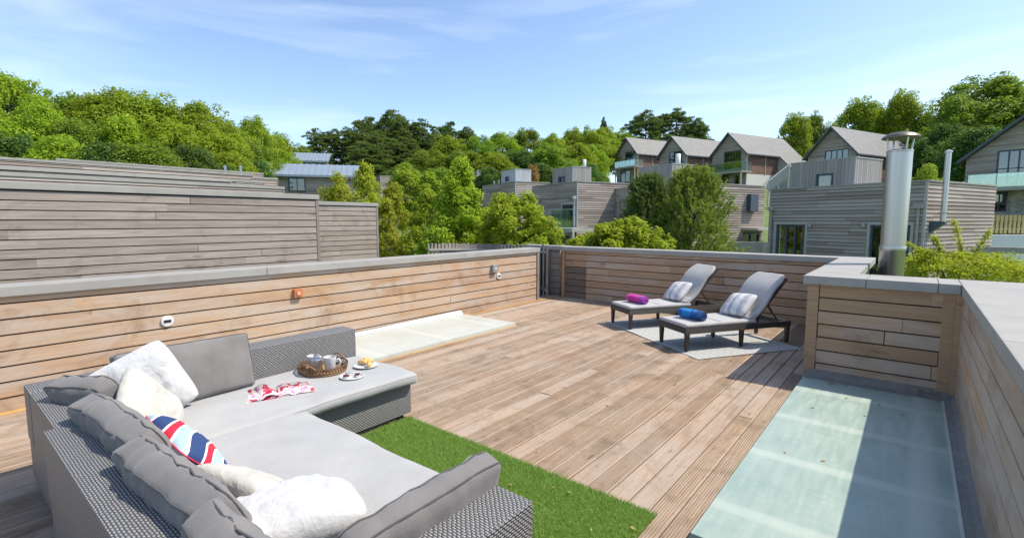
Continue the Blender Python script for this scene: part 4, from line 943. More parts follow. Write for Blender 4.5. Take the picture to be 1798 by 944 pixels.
MB().tube([(lx-.3, ly+1.2, q.z-.2), (lx-.3, ly+1.2, q.z+.6)], .12, 10).build('flue_pipe', M['rend'], e, smooth=True)
# ---- next house to the left with metal pod
e, p = hframe(905, 319, 40, 'timber_house', 'silvered timber house with a pale metal roof pod among the trees'); zt = p.z
block(e, 0, 0, -fpx(p, 0, 848), spx(p, 0, 965), .2, zt)
q = at(905, 297, 43); lx = (q-Vector((p.x, p.y, q.z))).dot(-A_); ly = (q-Vector((p.x, p.y, q.z))).dot(B_); ow = fop(p, ly, 888, 893, 310, 319)
M['cgp'] = clad_mat('pale_upright_boards', [(.50, .51, .52), (.56, .57, .58), (.45, .46, .47)], .15, 4., vert=True)
block(e, lx, ly, lx-fpx(p, ly, 881), spx(p, lx, 932)-ly, zt-.1, q.z, mt='cgp', vert=True, fo=[ow]); window(e, 'front', *ow, off=ly)
for px in (868, 876): 
    MB().tube([(fpx(p, 2.5, px), 2.5, zt-.2), (fpx(p, 2.5, px), 2.5, zt+.8)], .09, 8).build('vent_pipe', M['steel'], e)
e, p = hframe(668, 309, 50, 'timber_house', 'pale low timber house glimpsed between the garden birches'); block(e, 0, 0, -fpx(p, 0, 658), spx(p, 0, 790), .8, p.z)
e, p = hframe(838, 299, 54, 'timber_house', 'small pale timber block showing above the tall garden tree'); block(e, 0, 0, -fpx(p, 0, 806), spx(p, 0, 845), 2, p.z)
# ---- zinc roofed houses
def zinc(px0, px1, py_r, py_e, D, deep, lab, wins=()):
    e, p = hframe(px1, py_e, D, 'zinc_roof_house', lab); La = -fpx(p, 0, px0); ze = p.z
    q = wpt(p, -La/2, deep); zr = zat(q, py_r); n = 6; mb = MB()
    prof = [(deep*(i/n), ze+(zr-ze)*math.sin(i/n*math.pi/2)**.9) for i in range(n+1)]
    pr = [(y-.25 if i == 0 else y, z) for i, (y, z) in enumerate(prof)]; mb.prism(pr+[(y, z-.18) for y, z in pr[::-1]], 0, -La-.3, .3); mb.build('roof', M['zinc'], e)
    rf = e.children[-1] if e.children else e
    k = -La-.1
    while k < .3:
        MB().prism([(y, z+.05) for y, z in pr]+[(y, z-.02) for y, z in pr[::-1]], 0, k, k+.05).build('seam', M['zinc'], rf); k += La/15
    clad(e, 'front', -La, 0, ze-3.2, ze-.05, 'cg', off=.2); clad(e, 'side', .2, deep*1.6, ze-3.2, ze-.05, 'cg', off=0)
    MB().box(-La+.05, -.05, .21, deep*1.6, ze-3.2, ze-.06).build('core', M['core'], e)
    for a, b, ya, yb, n_ in wins:
        o = fop(p, .1, a, b, ya, yb); window(e, 'front', *o, nu=n_, off=.08)
    return e, p
set_frame(YAW+R(14))
zinc(457, 622, 289, 309, 44, 3.2, 'long house with a curved blue grey zinc roof beyond the stepped walls', [(511, 540, 312, 336, 2)])
zinc(487, 573, 269, 283, 58, 3.5, 'upper house with a blue grey zinc roof and a strip of windows', [(491, 514, 284, 291, 4), (538, 560, 285, 292, 4)])
set_frame(R(-22.24))
# ---- slate gabled houses on the hill
def gable(px_e, py_e, px_p, py_p, px_l, px_r, D, lab, wins=(), balc=None, low=3.2, cat_slide=0., Hh=6.0):
    e, p = hframe(px_e, py_e, D, 'gabled_house', lab, 'house', 'slate gabled houses on the hill'); ze = p.z; W_ = -fpx(p, 0, px_l)
    q = wpt(p, -W_/2, 0); zr = zat(q, py_p); Lb = reach(q, B_, px_r); zb = ze-Hh; mid = -W_/2
    ops = [fop(p, 0, *w_[:4]) for w_ in wins]
    # gable wall as boards cut to the roof line
    mb = MB(); pitch = .16; z = zb
    while z < zr-.1:
        def half(zz): return W_/2 if zz <= ze else W_/2*(zr-zz)/(zr-ze)
        c, d = z, min(z+pitch-.008, zr-.05); h0, h1 = half(c), half(d); segs = [(-1, 1)]
        z += pitch
        cut = [(a, b) for a, b, z0, z1 in ops if z0 < d-.02 and z1 > c+.02]; xs = [(mid-h0+.02, mid-h1+.02, mid+h0-.02, mid+h1-.02)]
        left = xs[0][0:2]; cur = left
        parts = []
        for a, b in sorted(cut): parts.append((cur[0], cur[1], a, a)); cur = (b, b)
        parts.append((cur[0], cur[1], xs[0][2], xs[0][3]))
        for a0, a1, b0, b1 in parts:
            if b0-a0 < .02: continue
            b1 = max(b1, a1+.001); mb.add([(a0, 0, c), (b0, 0, c), (a0, -.03, c), (b0, -.03, c), (a1, -.014, d), (b1, -.014, d)], [(0, 1, 3, 2), (2, 3, 5, 4)])
    mb.build('gable_cladding', M['cg'], e)['kind'] = 'stuff'
    pr = [(-W_, zb), (0, zb), (0, ze), (mid, zr), (-W_, ze)]
    MB().prism([(a*1 if a == mid else (a+.05 if a < mid else a-.05), b-.05) for a, b in pr], 1, .32, Lb).build('core', M['core'], e)
    us = sorted([-W_+.05, -.05]+[k for o in ops for k in o[:2]]); mb = MB()
    for a, b in zip(us[:-1], us[1:]):
        hit = [o for o in ops if o[0] <= (a+b)/2 <= o[1]]; zt_ = min(ze+(zr-ze)*(1-abs((a-mid)/(W_/2))), ze+(zr-ze)*(1-abs((b-mid)/(W_/2))))-.06
        cuts = sorted([(o[2], o[3]) for o in hit]); z0 = zb
        for c, d in cuts+[(zt_, zt_)]:
            if c > z0: mb.box(a, b, .004, .05, z0, c)
            z0 = d
    mb.build('backing', M['core'], e)
    for w_, o in zip(wins, ops): window(e, 'front', *o, nu=w_[4], nz=w_[5], fw=.09, curtain=.2)
    clad(e, 'side', .03, Lb, ze-low, ze-.05, 'crd', pitch=.16); MB().box(.005, .03, .02, Lb, zb, ze-low-.01).build('render_wall', M['rend'], e)
    for y in (Lb*.33, Lb*.62): MB().box(.03, .09, y-.12, y+.12, ze-low, ze-.1).build('batten', M['cap'], e)
    ov = .45; sl = (zr-ze)/(W_/2)
    for s_ in (1, -1):
        mb = MB(); x0, x1 = mid, mid+s_*(W_/2+ov); za, zc = zr+.06, ze-sl*ov+.06
        mb.v += [(x, y, z+t_) for (x, z) in ((x0, za), (x1, zc)) for y in (-.55, Lb+.2) for t_ in (0, .14)]
        mb.f += [(0, 1, 3, 2), (4, 6, 7, 5), (0, 4, 5, 1), (2, 3, 7, 6), (0, 2, 6, 4), (1, 5, 7, 3)]; ro = mb.build('roof', M['slate'], e)
        MB().add([(x0, -.58, za-.1), (x0, -.552, za-.1), (x1, -.58, zc-.1), (x1, -.552, zc-.1), (x0, -.58, za+.15), (x0, -.552, za+.15), (x1, -.58, zc+.15), (x1, -.552, zc+.15)], [(0, 2, 6, 4), (1, 5, 7, 3), (0, 1, 3, 2), (4, 6, 7, 5), (2, 3, 7, 6)]).build('barge_board', M['anth'], ro)
    if cat_slide:
        y0 = Lb*.55; w2 = cat_slide; zc = ze-sl*ov+.07; x1 = ov
        mb = MB(); mb.v += [(x, y, z+t_) for (x, z) in ((x1-.02, zc), (x1+w2, zc-sl*w2)) for y in (y0, Lb+.2) for t_ in (0, .14)]
        mb.f += [(0, 1, 3, 2), (4, 6, 7, 5), (0, 4, 5, 1), (2, 3, 7, 6), (0, 2, 6, 4), (1, 5, 7, 3)]; mb.build('lean_to_roof', M['slate'], e)
        MB().prism([(.05, zb), (x1+w2-.4, zb), (x1+w2-.4, zc-sl*(w2-.4)-.05), (.05, zc-.02+sl*.3)], 1, y0+.2, Lb).build('lean_to', M['trimw'], e)
    MB().tube([(.3, -.3, ze-sl*ov+.02), (.3, -.05, ze-.5), (.08, -.06, ze-.8), (.08, -.06, zb)], .07, 6).build('downpipe', M['rend'], e)
    MB().box(ov-.1, ov+.06, -.5, Lb*(.55 if cat_slide else 1), ze-sl*ov-.02, ze-sl*ov+.10).build('gutter', M['anth'], e)
    if balc:
        a, b, yt, yb, dp = balc; u0, u1 = fpx(p, -dp, a), fpx(p, -dp, b); qq = wpt(p, (u0+u1)/2, -dp); z0, z1 = zat(qq, yb), zat(qq, yt)
        MB().box(u0, u1, -dp, -.04, z0-.25, z0).build('balcony_floor', M['cap'], e)
        n = max(2, int((u1-u0)/1.4))
        for i in range(n):
            MB().box(u0+(u1-u0)*i/n+.02, u0+(u1-u0)*(i+1)/n-.02, -dp, -dp+.02, z0+.03, z1-.05).build('glass_panel', M['bglass'], e)
        MB().box(u0, u0+.02, -dp+.03, -.05, z0+.03, z1-.05).build('glass_panel', M['bglass'], e); MB().box(u1-.02, u1, -dp+.03, -.05, z0+.03, z1-.05).build('glass_panel', M['bglass'], e)
        MB().box(u0, u1, -dp-.01, -dp+.04, z1-.05, z1).build('handrail', M['cap'], e)
        for u in (u0+.15, u1-.15): MB().box(u-.08, u+.08, -dp+.05, -dp+.21, zb, z0-.25).build('post', M['trimw'], e)
    return e, p
gable(1120, 268, 1100, 243, 1081, 1172, 97, 'slate gabled timber house at the wooded end of the hill row', [(1095, 1112, 266, 288, 2, 2), (1088, 1104, 300, 320, 2, 1)], (1077, 1112, 282, 293, 2.2), low=4.2, Hh=8.)
gable(1206, 270, 1180, 241, 1154, 1258, 84, 'slate gabled timber house second from the wooded end of the hill row', [(1171, 1194, 266, 291, 3, 2)], low=4.2, Hh=7.)
gable(1312, 267, 1279, 235, 1246, 1366, 74, 'slate gabled timber house with a glass balcony and a lean to roof', [(1266, 1296, 266, 296, 3, 3), (1262, 1276, 308, 324, 2, 1), (1286, 1294, 308, 324, 1, 1)], (1236, 1297, 286, 302, 2.4), low=3.2, cat_slide=2.4, Hh=7.2)
gable(1505, 266, 1459, 225, 1411, 1556, 60, 'slate gabled timber house behind the upright boarded roof pod', [(1440, 1481, 263, 284, 4, 1)], low=4.0, cat_slide=3.0, Hh=7.)
e, p = gable(1912, 262, 1785, 207, 1684, 1960, 36, 'large gabled timber house with tall windows and a long glass balcony', [(1737, 1815, 262, 327, 4, 2), (1732, 1762, 339, 372, 2, 1)], (1690, 1850, 302, 328, 2.2), low=3.2, Hh=7.2)
zc = zat(wpt(p, fpx(p, -.05, 1745), -.05), 334)
MB().box(fpx(p, -.05, 1768), -.2, -.16, -.035, -.6, zc).build('stone_wall', M['stone'], e)
# stairs between the hill houses
st = empty('timber_stair', (0, 0, 0), 0, 'pale timber stair and rail between the hill houses', 'stair')
for k in range(9):
    q = at(1352+4.0*k, 326-3.4*k, 52); MB().box(q.x-.9, q.x+.9, q.y-.16, q.y+.16, q.z-.06, q.z).build('tread', M['trimw'], st)
q0, q1 = at(1350, 318, 51), at(1386, 289, 51)
for t_ in (0, .5, 1): 
    a = q0.lerp(q1, t_); MB().box(a.x-.06, a.x+.06, a.y-.06, a.y+.06, a.z-2.6, a.z+.05).build('post', M['trimw'], st)
MB().tube([q0, q1], .09, 4).build('handrail', M['trimw'], st)
for k in range(10):
    a = q0.lerp(q1, (k+.5)/10); MB().box(a.x-.10, a.x+.10, a.y-.03, a.y+.03, a.z-1.1, a.z-.05).build('picket', M['trimw'], st)
a, b = at(1278, 424, 21), at(1350, 428, 20.5); d = (b-a); d.z = 0
o = MB().bbox(0, d.length, 0, .2, -2.6, 0, .01).build('garden_wall', M['cgv'], None, loc=a, rot=(0, 0, math.atan2(d.y, d.x))); tag(o, 'low grey timber garden wall between the pine and the flat roofed house', 'wall')
# retaining wall, fence and hedge below the large gabled house
def run(a, b, D0, D1, py0, py1):
    return at(a, py0, D0), at(b, py1, D1)
a, b = at(1722, 412, 21.5), at(1900, 424, 21.5); d = (b-a); d.z = 0; an = math.atan2(d.y, d.x)
o = MB().bbox(0, d.length, 0, .25, -3.2, 0, .01).build('garden_wall', M['rend'], None, loc=(a.x, a.y, a.z), rot=(0, 0, an)); tag(o, 'white rendered garden wall below the pale picket fence', 'wall')
pf = empty('picket_fence', (a.x, a.y, a.z), an, 'pale yellow picket fence on top of the white garden wall', 'fence'); M['yel'] = plain('yellowed_pine', (.50, .42, .20), .8)
for k in range(34):
    if k*.19+.1 < d.length: MB().box(.35+k*.19, .35+k*.19+.11, .30, .33, .06, .86).build('picket', M['yel'], pf)
for z in (.2, .62): MB().box(.3, d.length, .333, .37, z, z+.08).build('rail', M['yel'], pf)
for k in range(4): MB().box(.3+k*1.9, .4+k*1.9, .335, .43, -.4, .9).build('post', M['yel'], pf)
pgo = empty('pergola', (0, 0, 0), 0, 'weathered timber beam and posts above the bright maple shrub', 'pergola'); a, b = at(1706, 432, 13.5), at(1900, 447, 12.2); d = b-a; dz = d.z; d.z = 0; an = math.atan2(d.y, d.x)
T = Matrix.Translation(a) @ Matrix.Rotation(an, 4, 'Z')
MB().bbox(0, d.length, -.11, .11, -.17, 0, .006, T).build('beam', M['cgv'], pgo)
for x in (.15, 1.20, 2.6): MB().bbox(x, x+.13, -.06, .06, -3.5, -.172, .004, T).build('post', M['cgv'], pgo)
# ---- stepped neighbouring walls on the left
def nwall(X, y0, y1, zt, lab, seed, single=True, zb=-1.5, th=.28, pitch=.1405):
    e = empty('neighbour_wall', (0, 0, 0), 0, lab, 'wall', 'stepped silvered timber walls beyond the terrace')
    MB().box(X-th, X-.005, y0, y1-.01, zb, zt-.03).build('wall_core', M['core'], e)
    if single:
        z0 = zt-.11-pitch*math.ceil((zt-.11-max(zb, -.2))/pitch); boards(e, (X, y1-.06, 0), R(-90), y1-.06-y0, z0, zt-.115, pitch, 'cladw', seed, lens=(1.6, 2.2, 2.8, 3.4), gap=.015)
    else:
        o = clad(e, 'side', y0, y1-.07, zb, zt-.10, 'cg', off=X)
    MB().bbox(X-th, X+.035, y1-.058, y1+.005, zb, zt-.105, .004).build('post', M['postw'], e)
    MB().bbox(X-th-.03, X+.05, y0, y1+.02, zt-.10, zt, .006).build('coping', M['cap'], e)
    return e
def nw_px(px, py, D, y0, lab, seed, **k):
    q = at(px, py, D); return nwall(q.x, y0, q.y, q.z, lab, seed, **k)
nw_px(557, 342, 10.5, -3, 'long silvered timber wall with grey coping just beyond the cedar parapet', 41)
nw_px(662, 356.5, 14.9, 2, 'shorter silvered timber wall beyond the end of the long neighbour wall', 43)
nw_px(405, 315, 18, -6, 'silvered timber wall rising behind the long neighbour wall', 44, single=False, zb=0)
nw_px(498, 328, 19, 0, 'low pale timber wall stepping down beyond the second neighbour wall', 45, single=False, zb=0)
nw_px(464, 318, 23, 0, 'third silvered timber wall in the stepped row', 46, single=False, zb=0)
nw_px(443, 306, 27, -4, 'fourth silvered timber wall in the stepped row topped by two steel vents', 47, single=False, zb=0)
nw_px(487, 313, 30, 0, 'fifth silvered timber wall in the stepped row', 48, single=False, zb=0)
nw_px(462, 304, 33, 5, 'farthest silvered timber wall in the stepped row', 49, single=False, zb=0)
for px in (396, 423):
    q = at(px, 303, 30); o = MB().lathe([(.075, -1.2), (.075, .36), (.10, .37), (.10, .42), (.02, .44)], 14, c=(0, 0, 0)).build('vent_pipe', M['steel'], None, loc=q, auto=40); tag(o, 'short steel vent pipe rising above the stepped walls', 'vent', 'steel vents above the stepped walls')
# ---- curved picket fence outside the long parapet
cf = empty('curved_fence', (0, 0, 0), 0, 'curved dark timber picket fence just outside the long cedar parapet', 'fence')
pts = []
for i in range(34):
    t_ = i/33; px = 752+208*t_; D = 12.2+2.6*math.sin(math.pi*t_)**.8-1.4*t_; pts.append(at(px, 427+3*t_, D))
for i, q in enumerate(pts):
    t_ = (pts[min(i+1, 33)]-pts[max(i-1, 0)]); an = math.atan2(t_.y, t_.x); MB().bbox(-.062, .062, -.012, .012, -1.6, rnd.uniform(-.015, .015), .003).build('picket', M['postw'], cf, loc=q, rot=(0, 0, an))
MB().tube([q+Vector((0, 0, -.16))+Vector((q.x, q.y, 0)).normalized()*-.05 for q in pts], .035, 4).build('rail', M['cap'], cf)
MB().tube([q+Vector((0, 0, -1.0))+Vector((q.x, q.y, 0)).normalized()*-.05 for q in pts], .035, 4).build('rail', M['postw'], cf)
# ================================================================ TREES
M['bark'] = plain('grey_brown_bark', (.12, .095, .07), .9, 0, .35, 8, .2, .6)
M['birchbark'] = plain('pale_birch_bark', (.45, .43, .40), .8, 0, .5, 6, .2, .4)
M['lf_a'] = leafm('sunny_leaves', [(.115, .21, .013), (.165, .28, .02), (.23, .335, .025), (.27, .355, .02)], .48)
M['lf_b'] = leafm('mid_green_leaves', [(.085, .175, .017), (.125, .23, .024), (.18, .285, .03), (.13, .23, .022)], .45)
M['lf_c'] = leafm('yellow_green_leaves', [(.14, .24, .012), (.19, .29, .02), (.26, .33, .03), (.24, .30, .02)], .48)
M['lf_d'] = leafm('deep_green_leaves', [(.04, .105, .02), (.06, .14, .028), (.085, .17, .03), (.05, .12, .025)], .32)
M['lf_birch'] = leafm('birch_leaves', [(.22, .29, .02), (.29, .35, .03), (.37, .39, .05), (.36, .36, .03)], .55)
M['lf_laurel'] = leafm('glossy_laurel_leaves', [(.14, .245, .014), (.23, .345, .022), (.36, .44, .045), (.30, .37, .025)], .52, .5, .25)
M['lf_acer'] = leafm('lime_maple_leaves', [(.19, .26, .012), (.27, .33, .02), (.36, .38, .03), (.30, .33, .02)], .5)
M['lf_pine'] = leafm('pine_needles', [(.06, .105, .032), (.09, .145, .042), (.13, .185, .052), (.08, .13, .04)], .35)
M['lf_pine2'] = leafm('young_pine_needles', [(.10, .16, .03), (.16, .225, .04), (.25, .30, .065), (.21, .25, .05)], .4)
M['lf_rust'] = leafm('rusty_leaves', [(.20, .10, .03), (.26, .14, .04), (.30, .19, .06), (.22, .15, .05)], .3)
def nrm(a): return a/np.maximum(np.linalg.norm(a, axis=1), 1e-9)[:, None]
def leaf_geo(P, Nn, size, asp, r_, jit=.6):
    n = len(P); Nn = nrm(Nn+r_.normal(0, jit, (n, 3))); T = nrm(np.cross(Nn, r_.normal(0, 1, (n, 3)))); Bt = np.cross(Nn, T); s = size*(.65+.7*r_.random((n, 1)))
    V = np.stack([P-T*s*.5, P+Bt*s*asp*.5+Nn*s*.10, P+T*s*.5-Nn*s*.12, P-Bt*s*asp*.5+Nn*s*.10], 1).reshape(-1, 3)
    return V, np.arange(n*4).reshape(-1, 4)
SH = {'dome': lambda t: np.sqrt(np.maximum(0, 1-np.abs(t-.38)**2/.42**2*np.where(t > .38, .42**2/.62**2, 1))),
      'cone': lambda t: np.minimum(1, t*5+.35)*(1-t)**.62,
      'tall': lambda t: np.minimum(1, t*4+.3)*np.maximum(0, 1-t**2.2)**.6,
      'flat': lambda t: np.sqrt(np.maximum(0, 1-(t-.6)**2/.6**2)),
      'pine': lambda t: np.minimum(1, t*3+.45)*(1-t)**.42,
      'bush': lambda t: np.sqrt(np.maximum(0, 1-t**2.4))}
def clumps(H, Rw, shape, n, rc, r_, z0=0.):
    t = r_.random(n)**.85*.94+.02; a = r_.random(n)*2*np.pi; ph = r_.random(6)*6.28
    lob = 1+.20*np.sin(a*2+ph[0]+t*3)+.17*np.sin(a*3+ph[1]-t*7)+.15*np.sin(a*5+t*11+ph[2])+.10*np.sin(a*7-t*17+ph[3])     # uneven outline
    rm = SH[shape](t)*Rw*lob*.86; rr = rm*np.sqrt(.25+.75*r_.random(n)); rr = np.maximum(0, rr-rc*.35)
    rcs = rc*(.45+.95*r_.random(n)**1.4); z = t*H*(1+.05*np.sin(a*2+ph[4])+.05*np.sin(a*3+ph[5]))
    k = r_.random(n) < .16; rr = np.where(k, rm*1.02, rr); rcs = np.where(k, rc*.38, rcs)                                  # sprays that stick out
    return np.stack([rr*np.cos(a), rr*np.sin(a), z0+z], 1), rcs
def crown(H, Rw, shape, nc, rc, nl, leaf, asp, seed, flat=.8, z0=0., thin=.55):
    r_ = np.random.default_rng(seed); C, rcs = clumps(H, Rw, shape, nc, rc, r_, z0); w_ = rcs**2; k = r_.choice(nc, nl, p=w_/w_.sum())
    d = nrm(r_.normal(0, 1, (nl, 3))); d[:, 2] = np.where(d[:, 2] < -.75, -d[:, 2], d[:, 2])
    P = C[k]+d*(rcs[k]*(thin+(1.15-thin)*r_.random(nl)**.75))[:, None]*np.array([1, 1, flat])+r_.normal(0, .03*Rw*.5, (nl, 3))
    Nn = d+np.array([0, 0, .45])
    return leaf_geo(P, Nn, leaf, asp, r_), C
def needles(C, rcs, nt, nn, ln, wd, r_, up=.5, cand=.25):
    k = r_.integers(0, len(C), nt); d = nrm(r_.normal(0, 1, (nt, 3))); d[:, 2] = np.abs(d[:, 2])*.7-.1
    T0 = C[k]+d*(rcs[k]*(.4+.65*r_.random(nt)))[:, None]*np.array([1, 1, .9]); ax = nrm(d*.6+np.array([0, 0, up])+r_.normal(0, .2, (nt, 3)))
    s = r_.random((nt, nn, 1)); base = T0[:, None]+ax[:, None]*s*cand; dr = r_.normal(0, 1, (nt, nn, 3)); dr /= np.linalg.norm(dr, axis=2)[..., None]; dr = dr*.9+ax[:, None]*.75; dr /= np.linalg.norm(dr, axis=2)[..., None]
    sd_ = np.cross(dr, r_.normal(0, 1, (nt, nn, 3))); sd_ /= np.linalg.norm(sd_, axis=2)[..., None]; l = ln*(.7+.5*r_.random((nt, nn, 1)))
    V = np.stack([base-sd_*wd, base+sd_*wd, base+dr*l], 2).reshape(-1, 3); return V, np.arange(len(V)).reshape(-1, 3)
def trunk_mesh(H, r0, C, seed, mt, nlimb=7, lean=.05):
    r_ = random.Random(seed); mb = MB(); n = 7; top = .86*H; ph = r_.random()*6
    ax = [Vector((lean*H*math.sin(2.2*t_/n+ph)*t_/n, lean*H*math.cos(1.7*t_/n+ph)*t_/n, top*t_/n)) for t_ in range(n+1)]
    mb.tube(ax, [r0*(1-.85*i/n)*(1.25 if i == 0 else 1) for i in range(n+1)], 7)
    idx = r_.sample(range(len(C)), min(nlimb, len(C)))
    for i in idx:
        c = Vector(C[i]); z = max(.22*H, c.z-.28*H*r_.uniform(.6, 1.2)); b = ax[min(n, int(z/top*n))]; m_ = b.lerp(c, .5)+Vector((0, 0, -.04*H)); rr = r0*.38*(1-.6*z/H)
        mb.tube([b, m_, c], [rr, rr*.65, rr*.25], 5)
    return mb.mesh('trunk', M[mt], True)
# ---- far trees: a few kinds, copied and resized one by one
KIND = {}
def far_kind(key, H, Rw, shape, nc, rc, nl, leaf, asp, mt, seed, bark='bark', z0f=.22, pine=False):
    z0 = H*z0f
    if pine:
        r_ = np.random.default_rng(seed); C, rcs = clumps(H-z0, Rw, shape, nc, rc, r_, z0); V, F = needles(C, rcs, nl//14, 14, leaf, leaf*.13, r_, .55, .3)
    else: (V, F), C = crown(H-z0, Rw, shape, nc, rc, nl, leaf, asp, seed, .95, z0)
    me = quick(None, V, F, M[mt]); me.name = 'crown'; KIND[key] = (me, trunk_mesh(H, H*.022, C, seed, bark, 9), V[:, 2].max(), Rw*1.03)
for i, (mt, sh) in enumerate((('lf_a', 'dome'), ('lf_b', 'dome'), ('lf_c', 'dome'), ('lf_d', 'dome'), ('lf_a', 'tall'), ('lf_b', 'tall'), ('lf_a', 'dome'), ('lf_b', 'dome'), ('lf_c', 'tall'), ('lf_d', 'tall'))):
    far_kind('b%d' % i, 12., 4.6, sh, 260, .80, 26000, .25, .62, mt, 100+i)
for i in range(3): far_kind('p%d' % i, 14., 4.6, ('dome', 'tall', 'dome')[i], 300, .68, 64000, .34, .5, 'lf_pine', 200+i, z0f=.10, pine=True)
far_kind('rust', 6., 2.6, 'dome', 50, .7, 7000, .22, .6, 'lf_rust', 300)
far_kind('bush', 4., 2.4, 'bush', 60, .6, 12000, .17, .6, 'lf_a', 301, z0f=.05)
far_kind('bushd', 4., 2.4, 'bush', 60, .6, 10000, .19, .6, 'lf_d', 302, z0f=.05)
NAMES = {'b': ('broadleaf_tree', 'tree'), 'p': ('pine_tree', 'tree'), 'r': ('broadleaf_tree', 'tree')}
def far_tree(px, py, D, wpx, key, lab, grp, zg=None, nm=None, cat='tree'):
    key = {'b0': rnd.choice(['b0', 'b6']), 'b1': rnd.choice(['b1', 'b7']), 'b2': rnd.choice(['b2', 'b8']), 'b3': rnd.choice(['b3', 'b9'])}.get(key, key); cr, tk, Hv, Rv = KIND[key]; q = at(px, py, D); g_ = hgt(q.x, q.y)-.15 if zg is None else zg; sz = (q.z-g_)/Hv; sx = (wpx/FPX*D/2)/Rv
    e = empty(nm or ('pine_tree' if key[0] == 'p' else 'broadleaf_tree'), (q.x, q.y, g_), rnd.random()*6.28, lab, cat, grp); e.scale = (sx, sx*rnd.uniform(.9, 1.1), sz)
    link('trunk', tk, e); link('crown', cr, e)
GL = 'broadleaf trees of the hanging wood on the left'; LL = {'b0': 'sunny green broadleaf tree in the wood above the stepped walls', 'b1': 'mid green broadleaf tree in the wood above the stepped walls', 'b2': 'yellow green broadleaf tree in the wood above the stepped walls', 'b3': 'dark green broadleaf tree in the wood above the stepped walls', 'b4': 'tall sunny tree in the wood above the stepped walls', 'b5': 'tall mid green tree in the wood above the stepped walls'}
for px, py, D, w_, k in [(5, 118, 42, 190, 'b0'), (-90, 100, 40, 200, 'b1'), (100, 158, 48, 150, 'b1'), (182, 151, 44, 170, 'b0'), (265, 158, 46, 170, 'b4'), (345, 174, 46, 150, 'b0'), (400, 208, 48, 110, 'b5'), (446, 203, 50, 110, 'b0'), (488, 230, 56, 90, 'b4'), (520, 249, 64, 70, 'b1'), (235, 160, 52, 140, 'b1'), (140, 165, 54, 130, 'b3'),
    (-20, 180, 34, 190, 'b2'), (70, 176, 35, 170, 'b0'), (135, 205, 35, 150, 'b1'), (215, 196, 36, 160, 'b2'), (300, 205, 37, 150, 'b0'), (375, 218, 39, 140, 'b2'), (440, 244, 43, 110, 'b1'), (485, 258, 48, 90, 'b0'),
    (20, 232, 30, 170, 'b3'), (105, 232, 30, 150, 'b0'), (185, 246, 30, 140, 'b3'), (262, 243, 31, 150, 'b1'), (335, 252, 33, 130, 'b3'), (405, 262, 36, 120, 'b0'), (-70, 220, 30, 170, 'b0'), (452, 278, 40, 80, 'b3')]:
    far_tree(px, py, D, w_, k, LL[k].replace('in the wood above', 'on the skyline of the wood above' if D >= 42 else ('halfway down the wood above' if D > 33 else 'at the foot of the wood just above')), GL)
GC = 'broadleaf trees on the hillside behind the garden'; LC = {k: v.replace('in the wood above the stepped walls', 'on the hillside behind the timber houses') for k, v in LL.items()}
for px, py, D, w_, k in [(748, 240, 84, 80, 'b1'), (790, 236, 76, 90, 'b0'), (840, 236, 78, 90, 'b1'), (880, 230, 82, 90, 'b0'), (925, 223, 84, 90, 'b1'), (968, 234, 80, 80, 'b0'), (1008, 224, 84, 90, 'b0'), (1036, 219, 80, 76, 'b2'), (1092, 226, 108, 90, 'b1'), (1062, 222, 104, 80, 'b0'),
    (752, 262, 62, 110, 'b1'), (815, 262, 62, 110, 'b1'), (868, 266, 60, 100, 'b0'), (915, 262, 62, 100, 'b3'), (962, 252, 62, 110, 'b1'), (1015, 250, 64, 100, 'b2'), (1038, 252, 66, 70, 'b0'),
    (710, 285, 56, 90, 'b3'), (775, 292, 52, 90, 'b1'), (860, 292, 52, 80, 'b3'), (950, 284, 54, 80, 'b3'), (1000, 282, 54, 90, 'b1'), (1036, 286, 58, 66, 'b3'), (1058, 306, 62, 36, 'b1'), (905, 290, 52, 80, 'b1')]:
    far_tree(px, py, D, w_, k, LC[k].replace('on the hillside behind', 'along the skyline behind' if D >= 75 else ('halfway up the hillside behind' if D >= 60 else 'low on the hillside just behind')), GC)
far_tree(934, 286, 49, 38, 'rust', 'small rust coloured tree behind the pale metal roof pod', None)
for px, py, D, w_, k, lb in [(572, 224, 76, 90, 'p0', 'small flat topped pine at the sky gap behind the zinc roofs'), (640, 203, 80, 110, 'p1', 'dark pine in the clump behind the garden birches'), (690, 194, 82, 120, 'p0', 'dark pine in the clump behind the garden birches'), (735, 206, 80, 100, 'p2', 'dark pine in the clump behind the garden birches'), (665, 230, 72, 120, 'p2', 'dark pine in the clump behind the garden birches'), (715, 240, 72, 100, 'p1', 'dark pine in the clump behind the garden birches'), (615, 222, 76, 100, 'p2', 'dark pine in the clump behind the garden birches'), (650, 250, 66, 110, 'p1', 'dark pine in the clump behind the garden birches'), (700, 215, 78, 120, 'p1', 'dark pine in the clump behind the garden birches'),
    (785, 213, 92, 90, 'p1', 'dark pine behind the broadleaf trees on the skyline'), (820, 222, 94, 70, 'p0', 'dark pine behind the broadleaf trees on the skyline'), (1130, 193, 112, 100, 'p0', 'spreading dark pine above the slate gabled houses'), (1185, 187, 114, 110, 'p2', 'spreading dark pine above the slate gabled houses'), (1225, 206, 112, 70, 'p0', 'spreading dark pine above the slate gabled houses'), (1060, 203, 106, 32, 'p1', 'slim dark pine standing alone on the skyline')]:
    far_tree(px, py, D, w_, k, lb, 'dark pines on the skyline' if lb.startswith(('dark', 'spread')) else None)
GRt = 'tall broadleaf trees behind the slate gabled houses'; LRt = {'b4': 'tall sunny tree behind the slate gabled houses', 'b5': 'tall mid green tree behind the slate gabled houses', 'b0': 'sunny green broadleaf tree behind the slate gabled houses', 'b1': 'mid green broadleaf tree behind the slate gabled houses', 'b3': 'dark green broadleaf tree behind the slate gabled houses'}
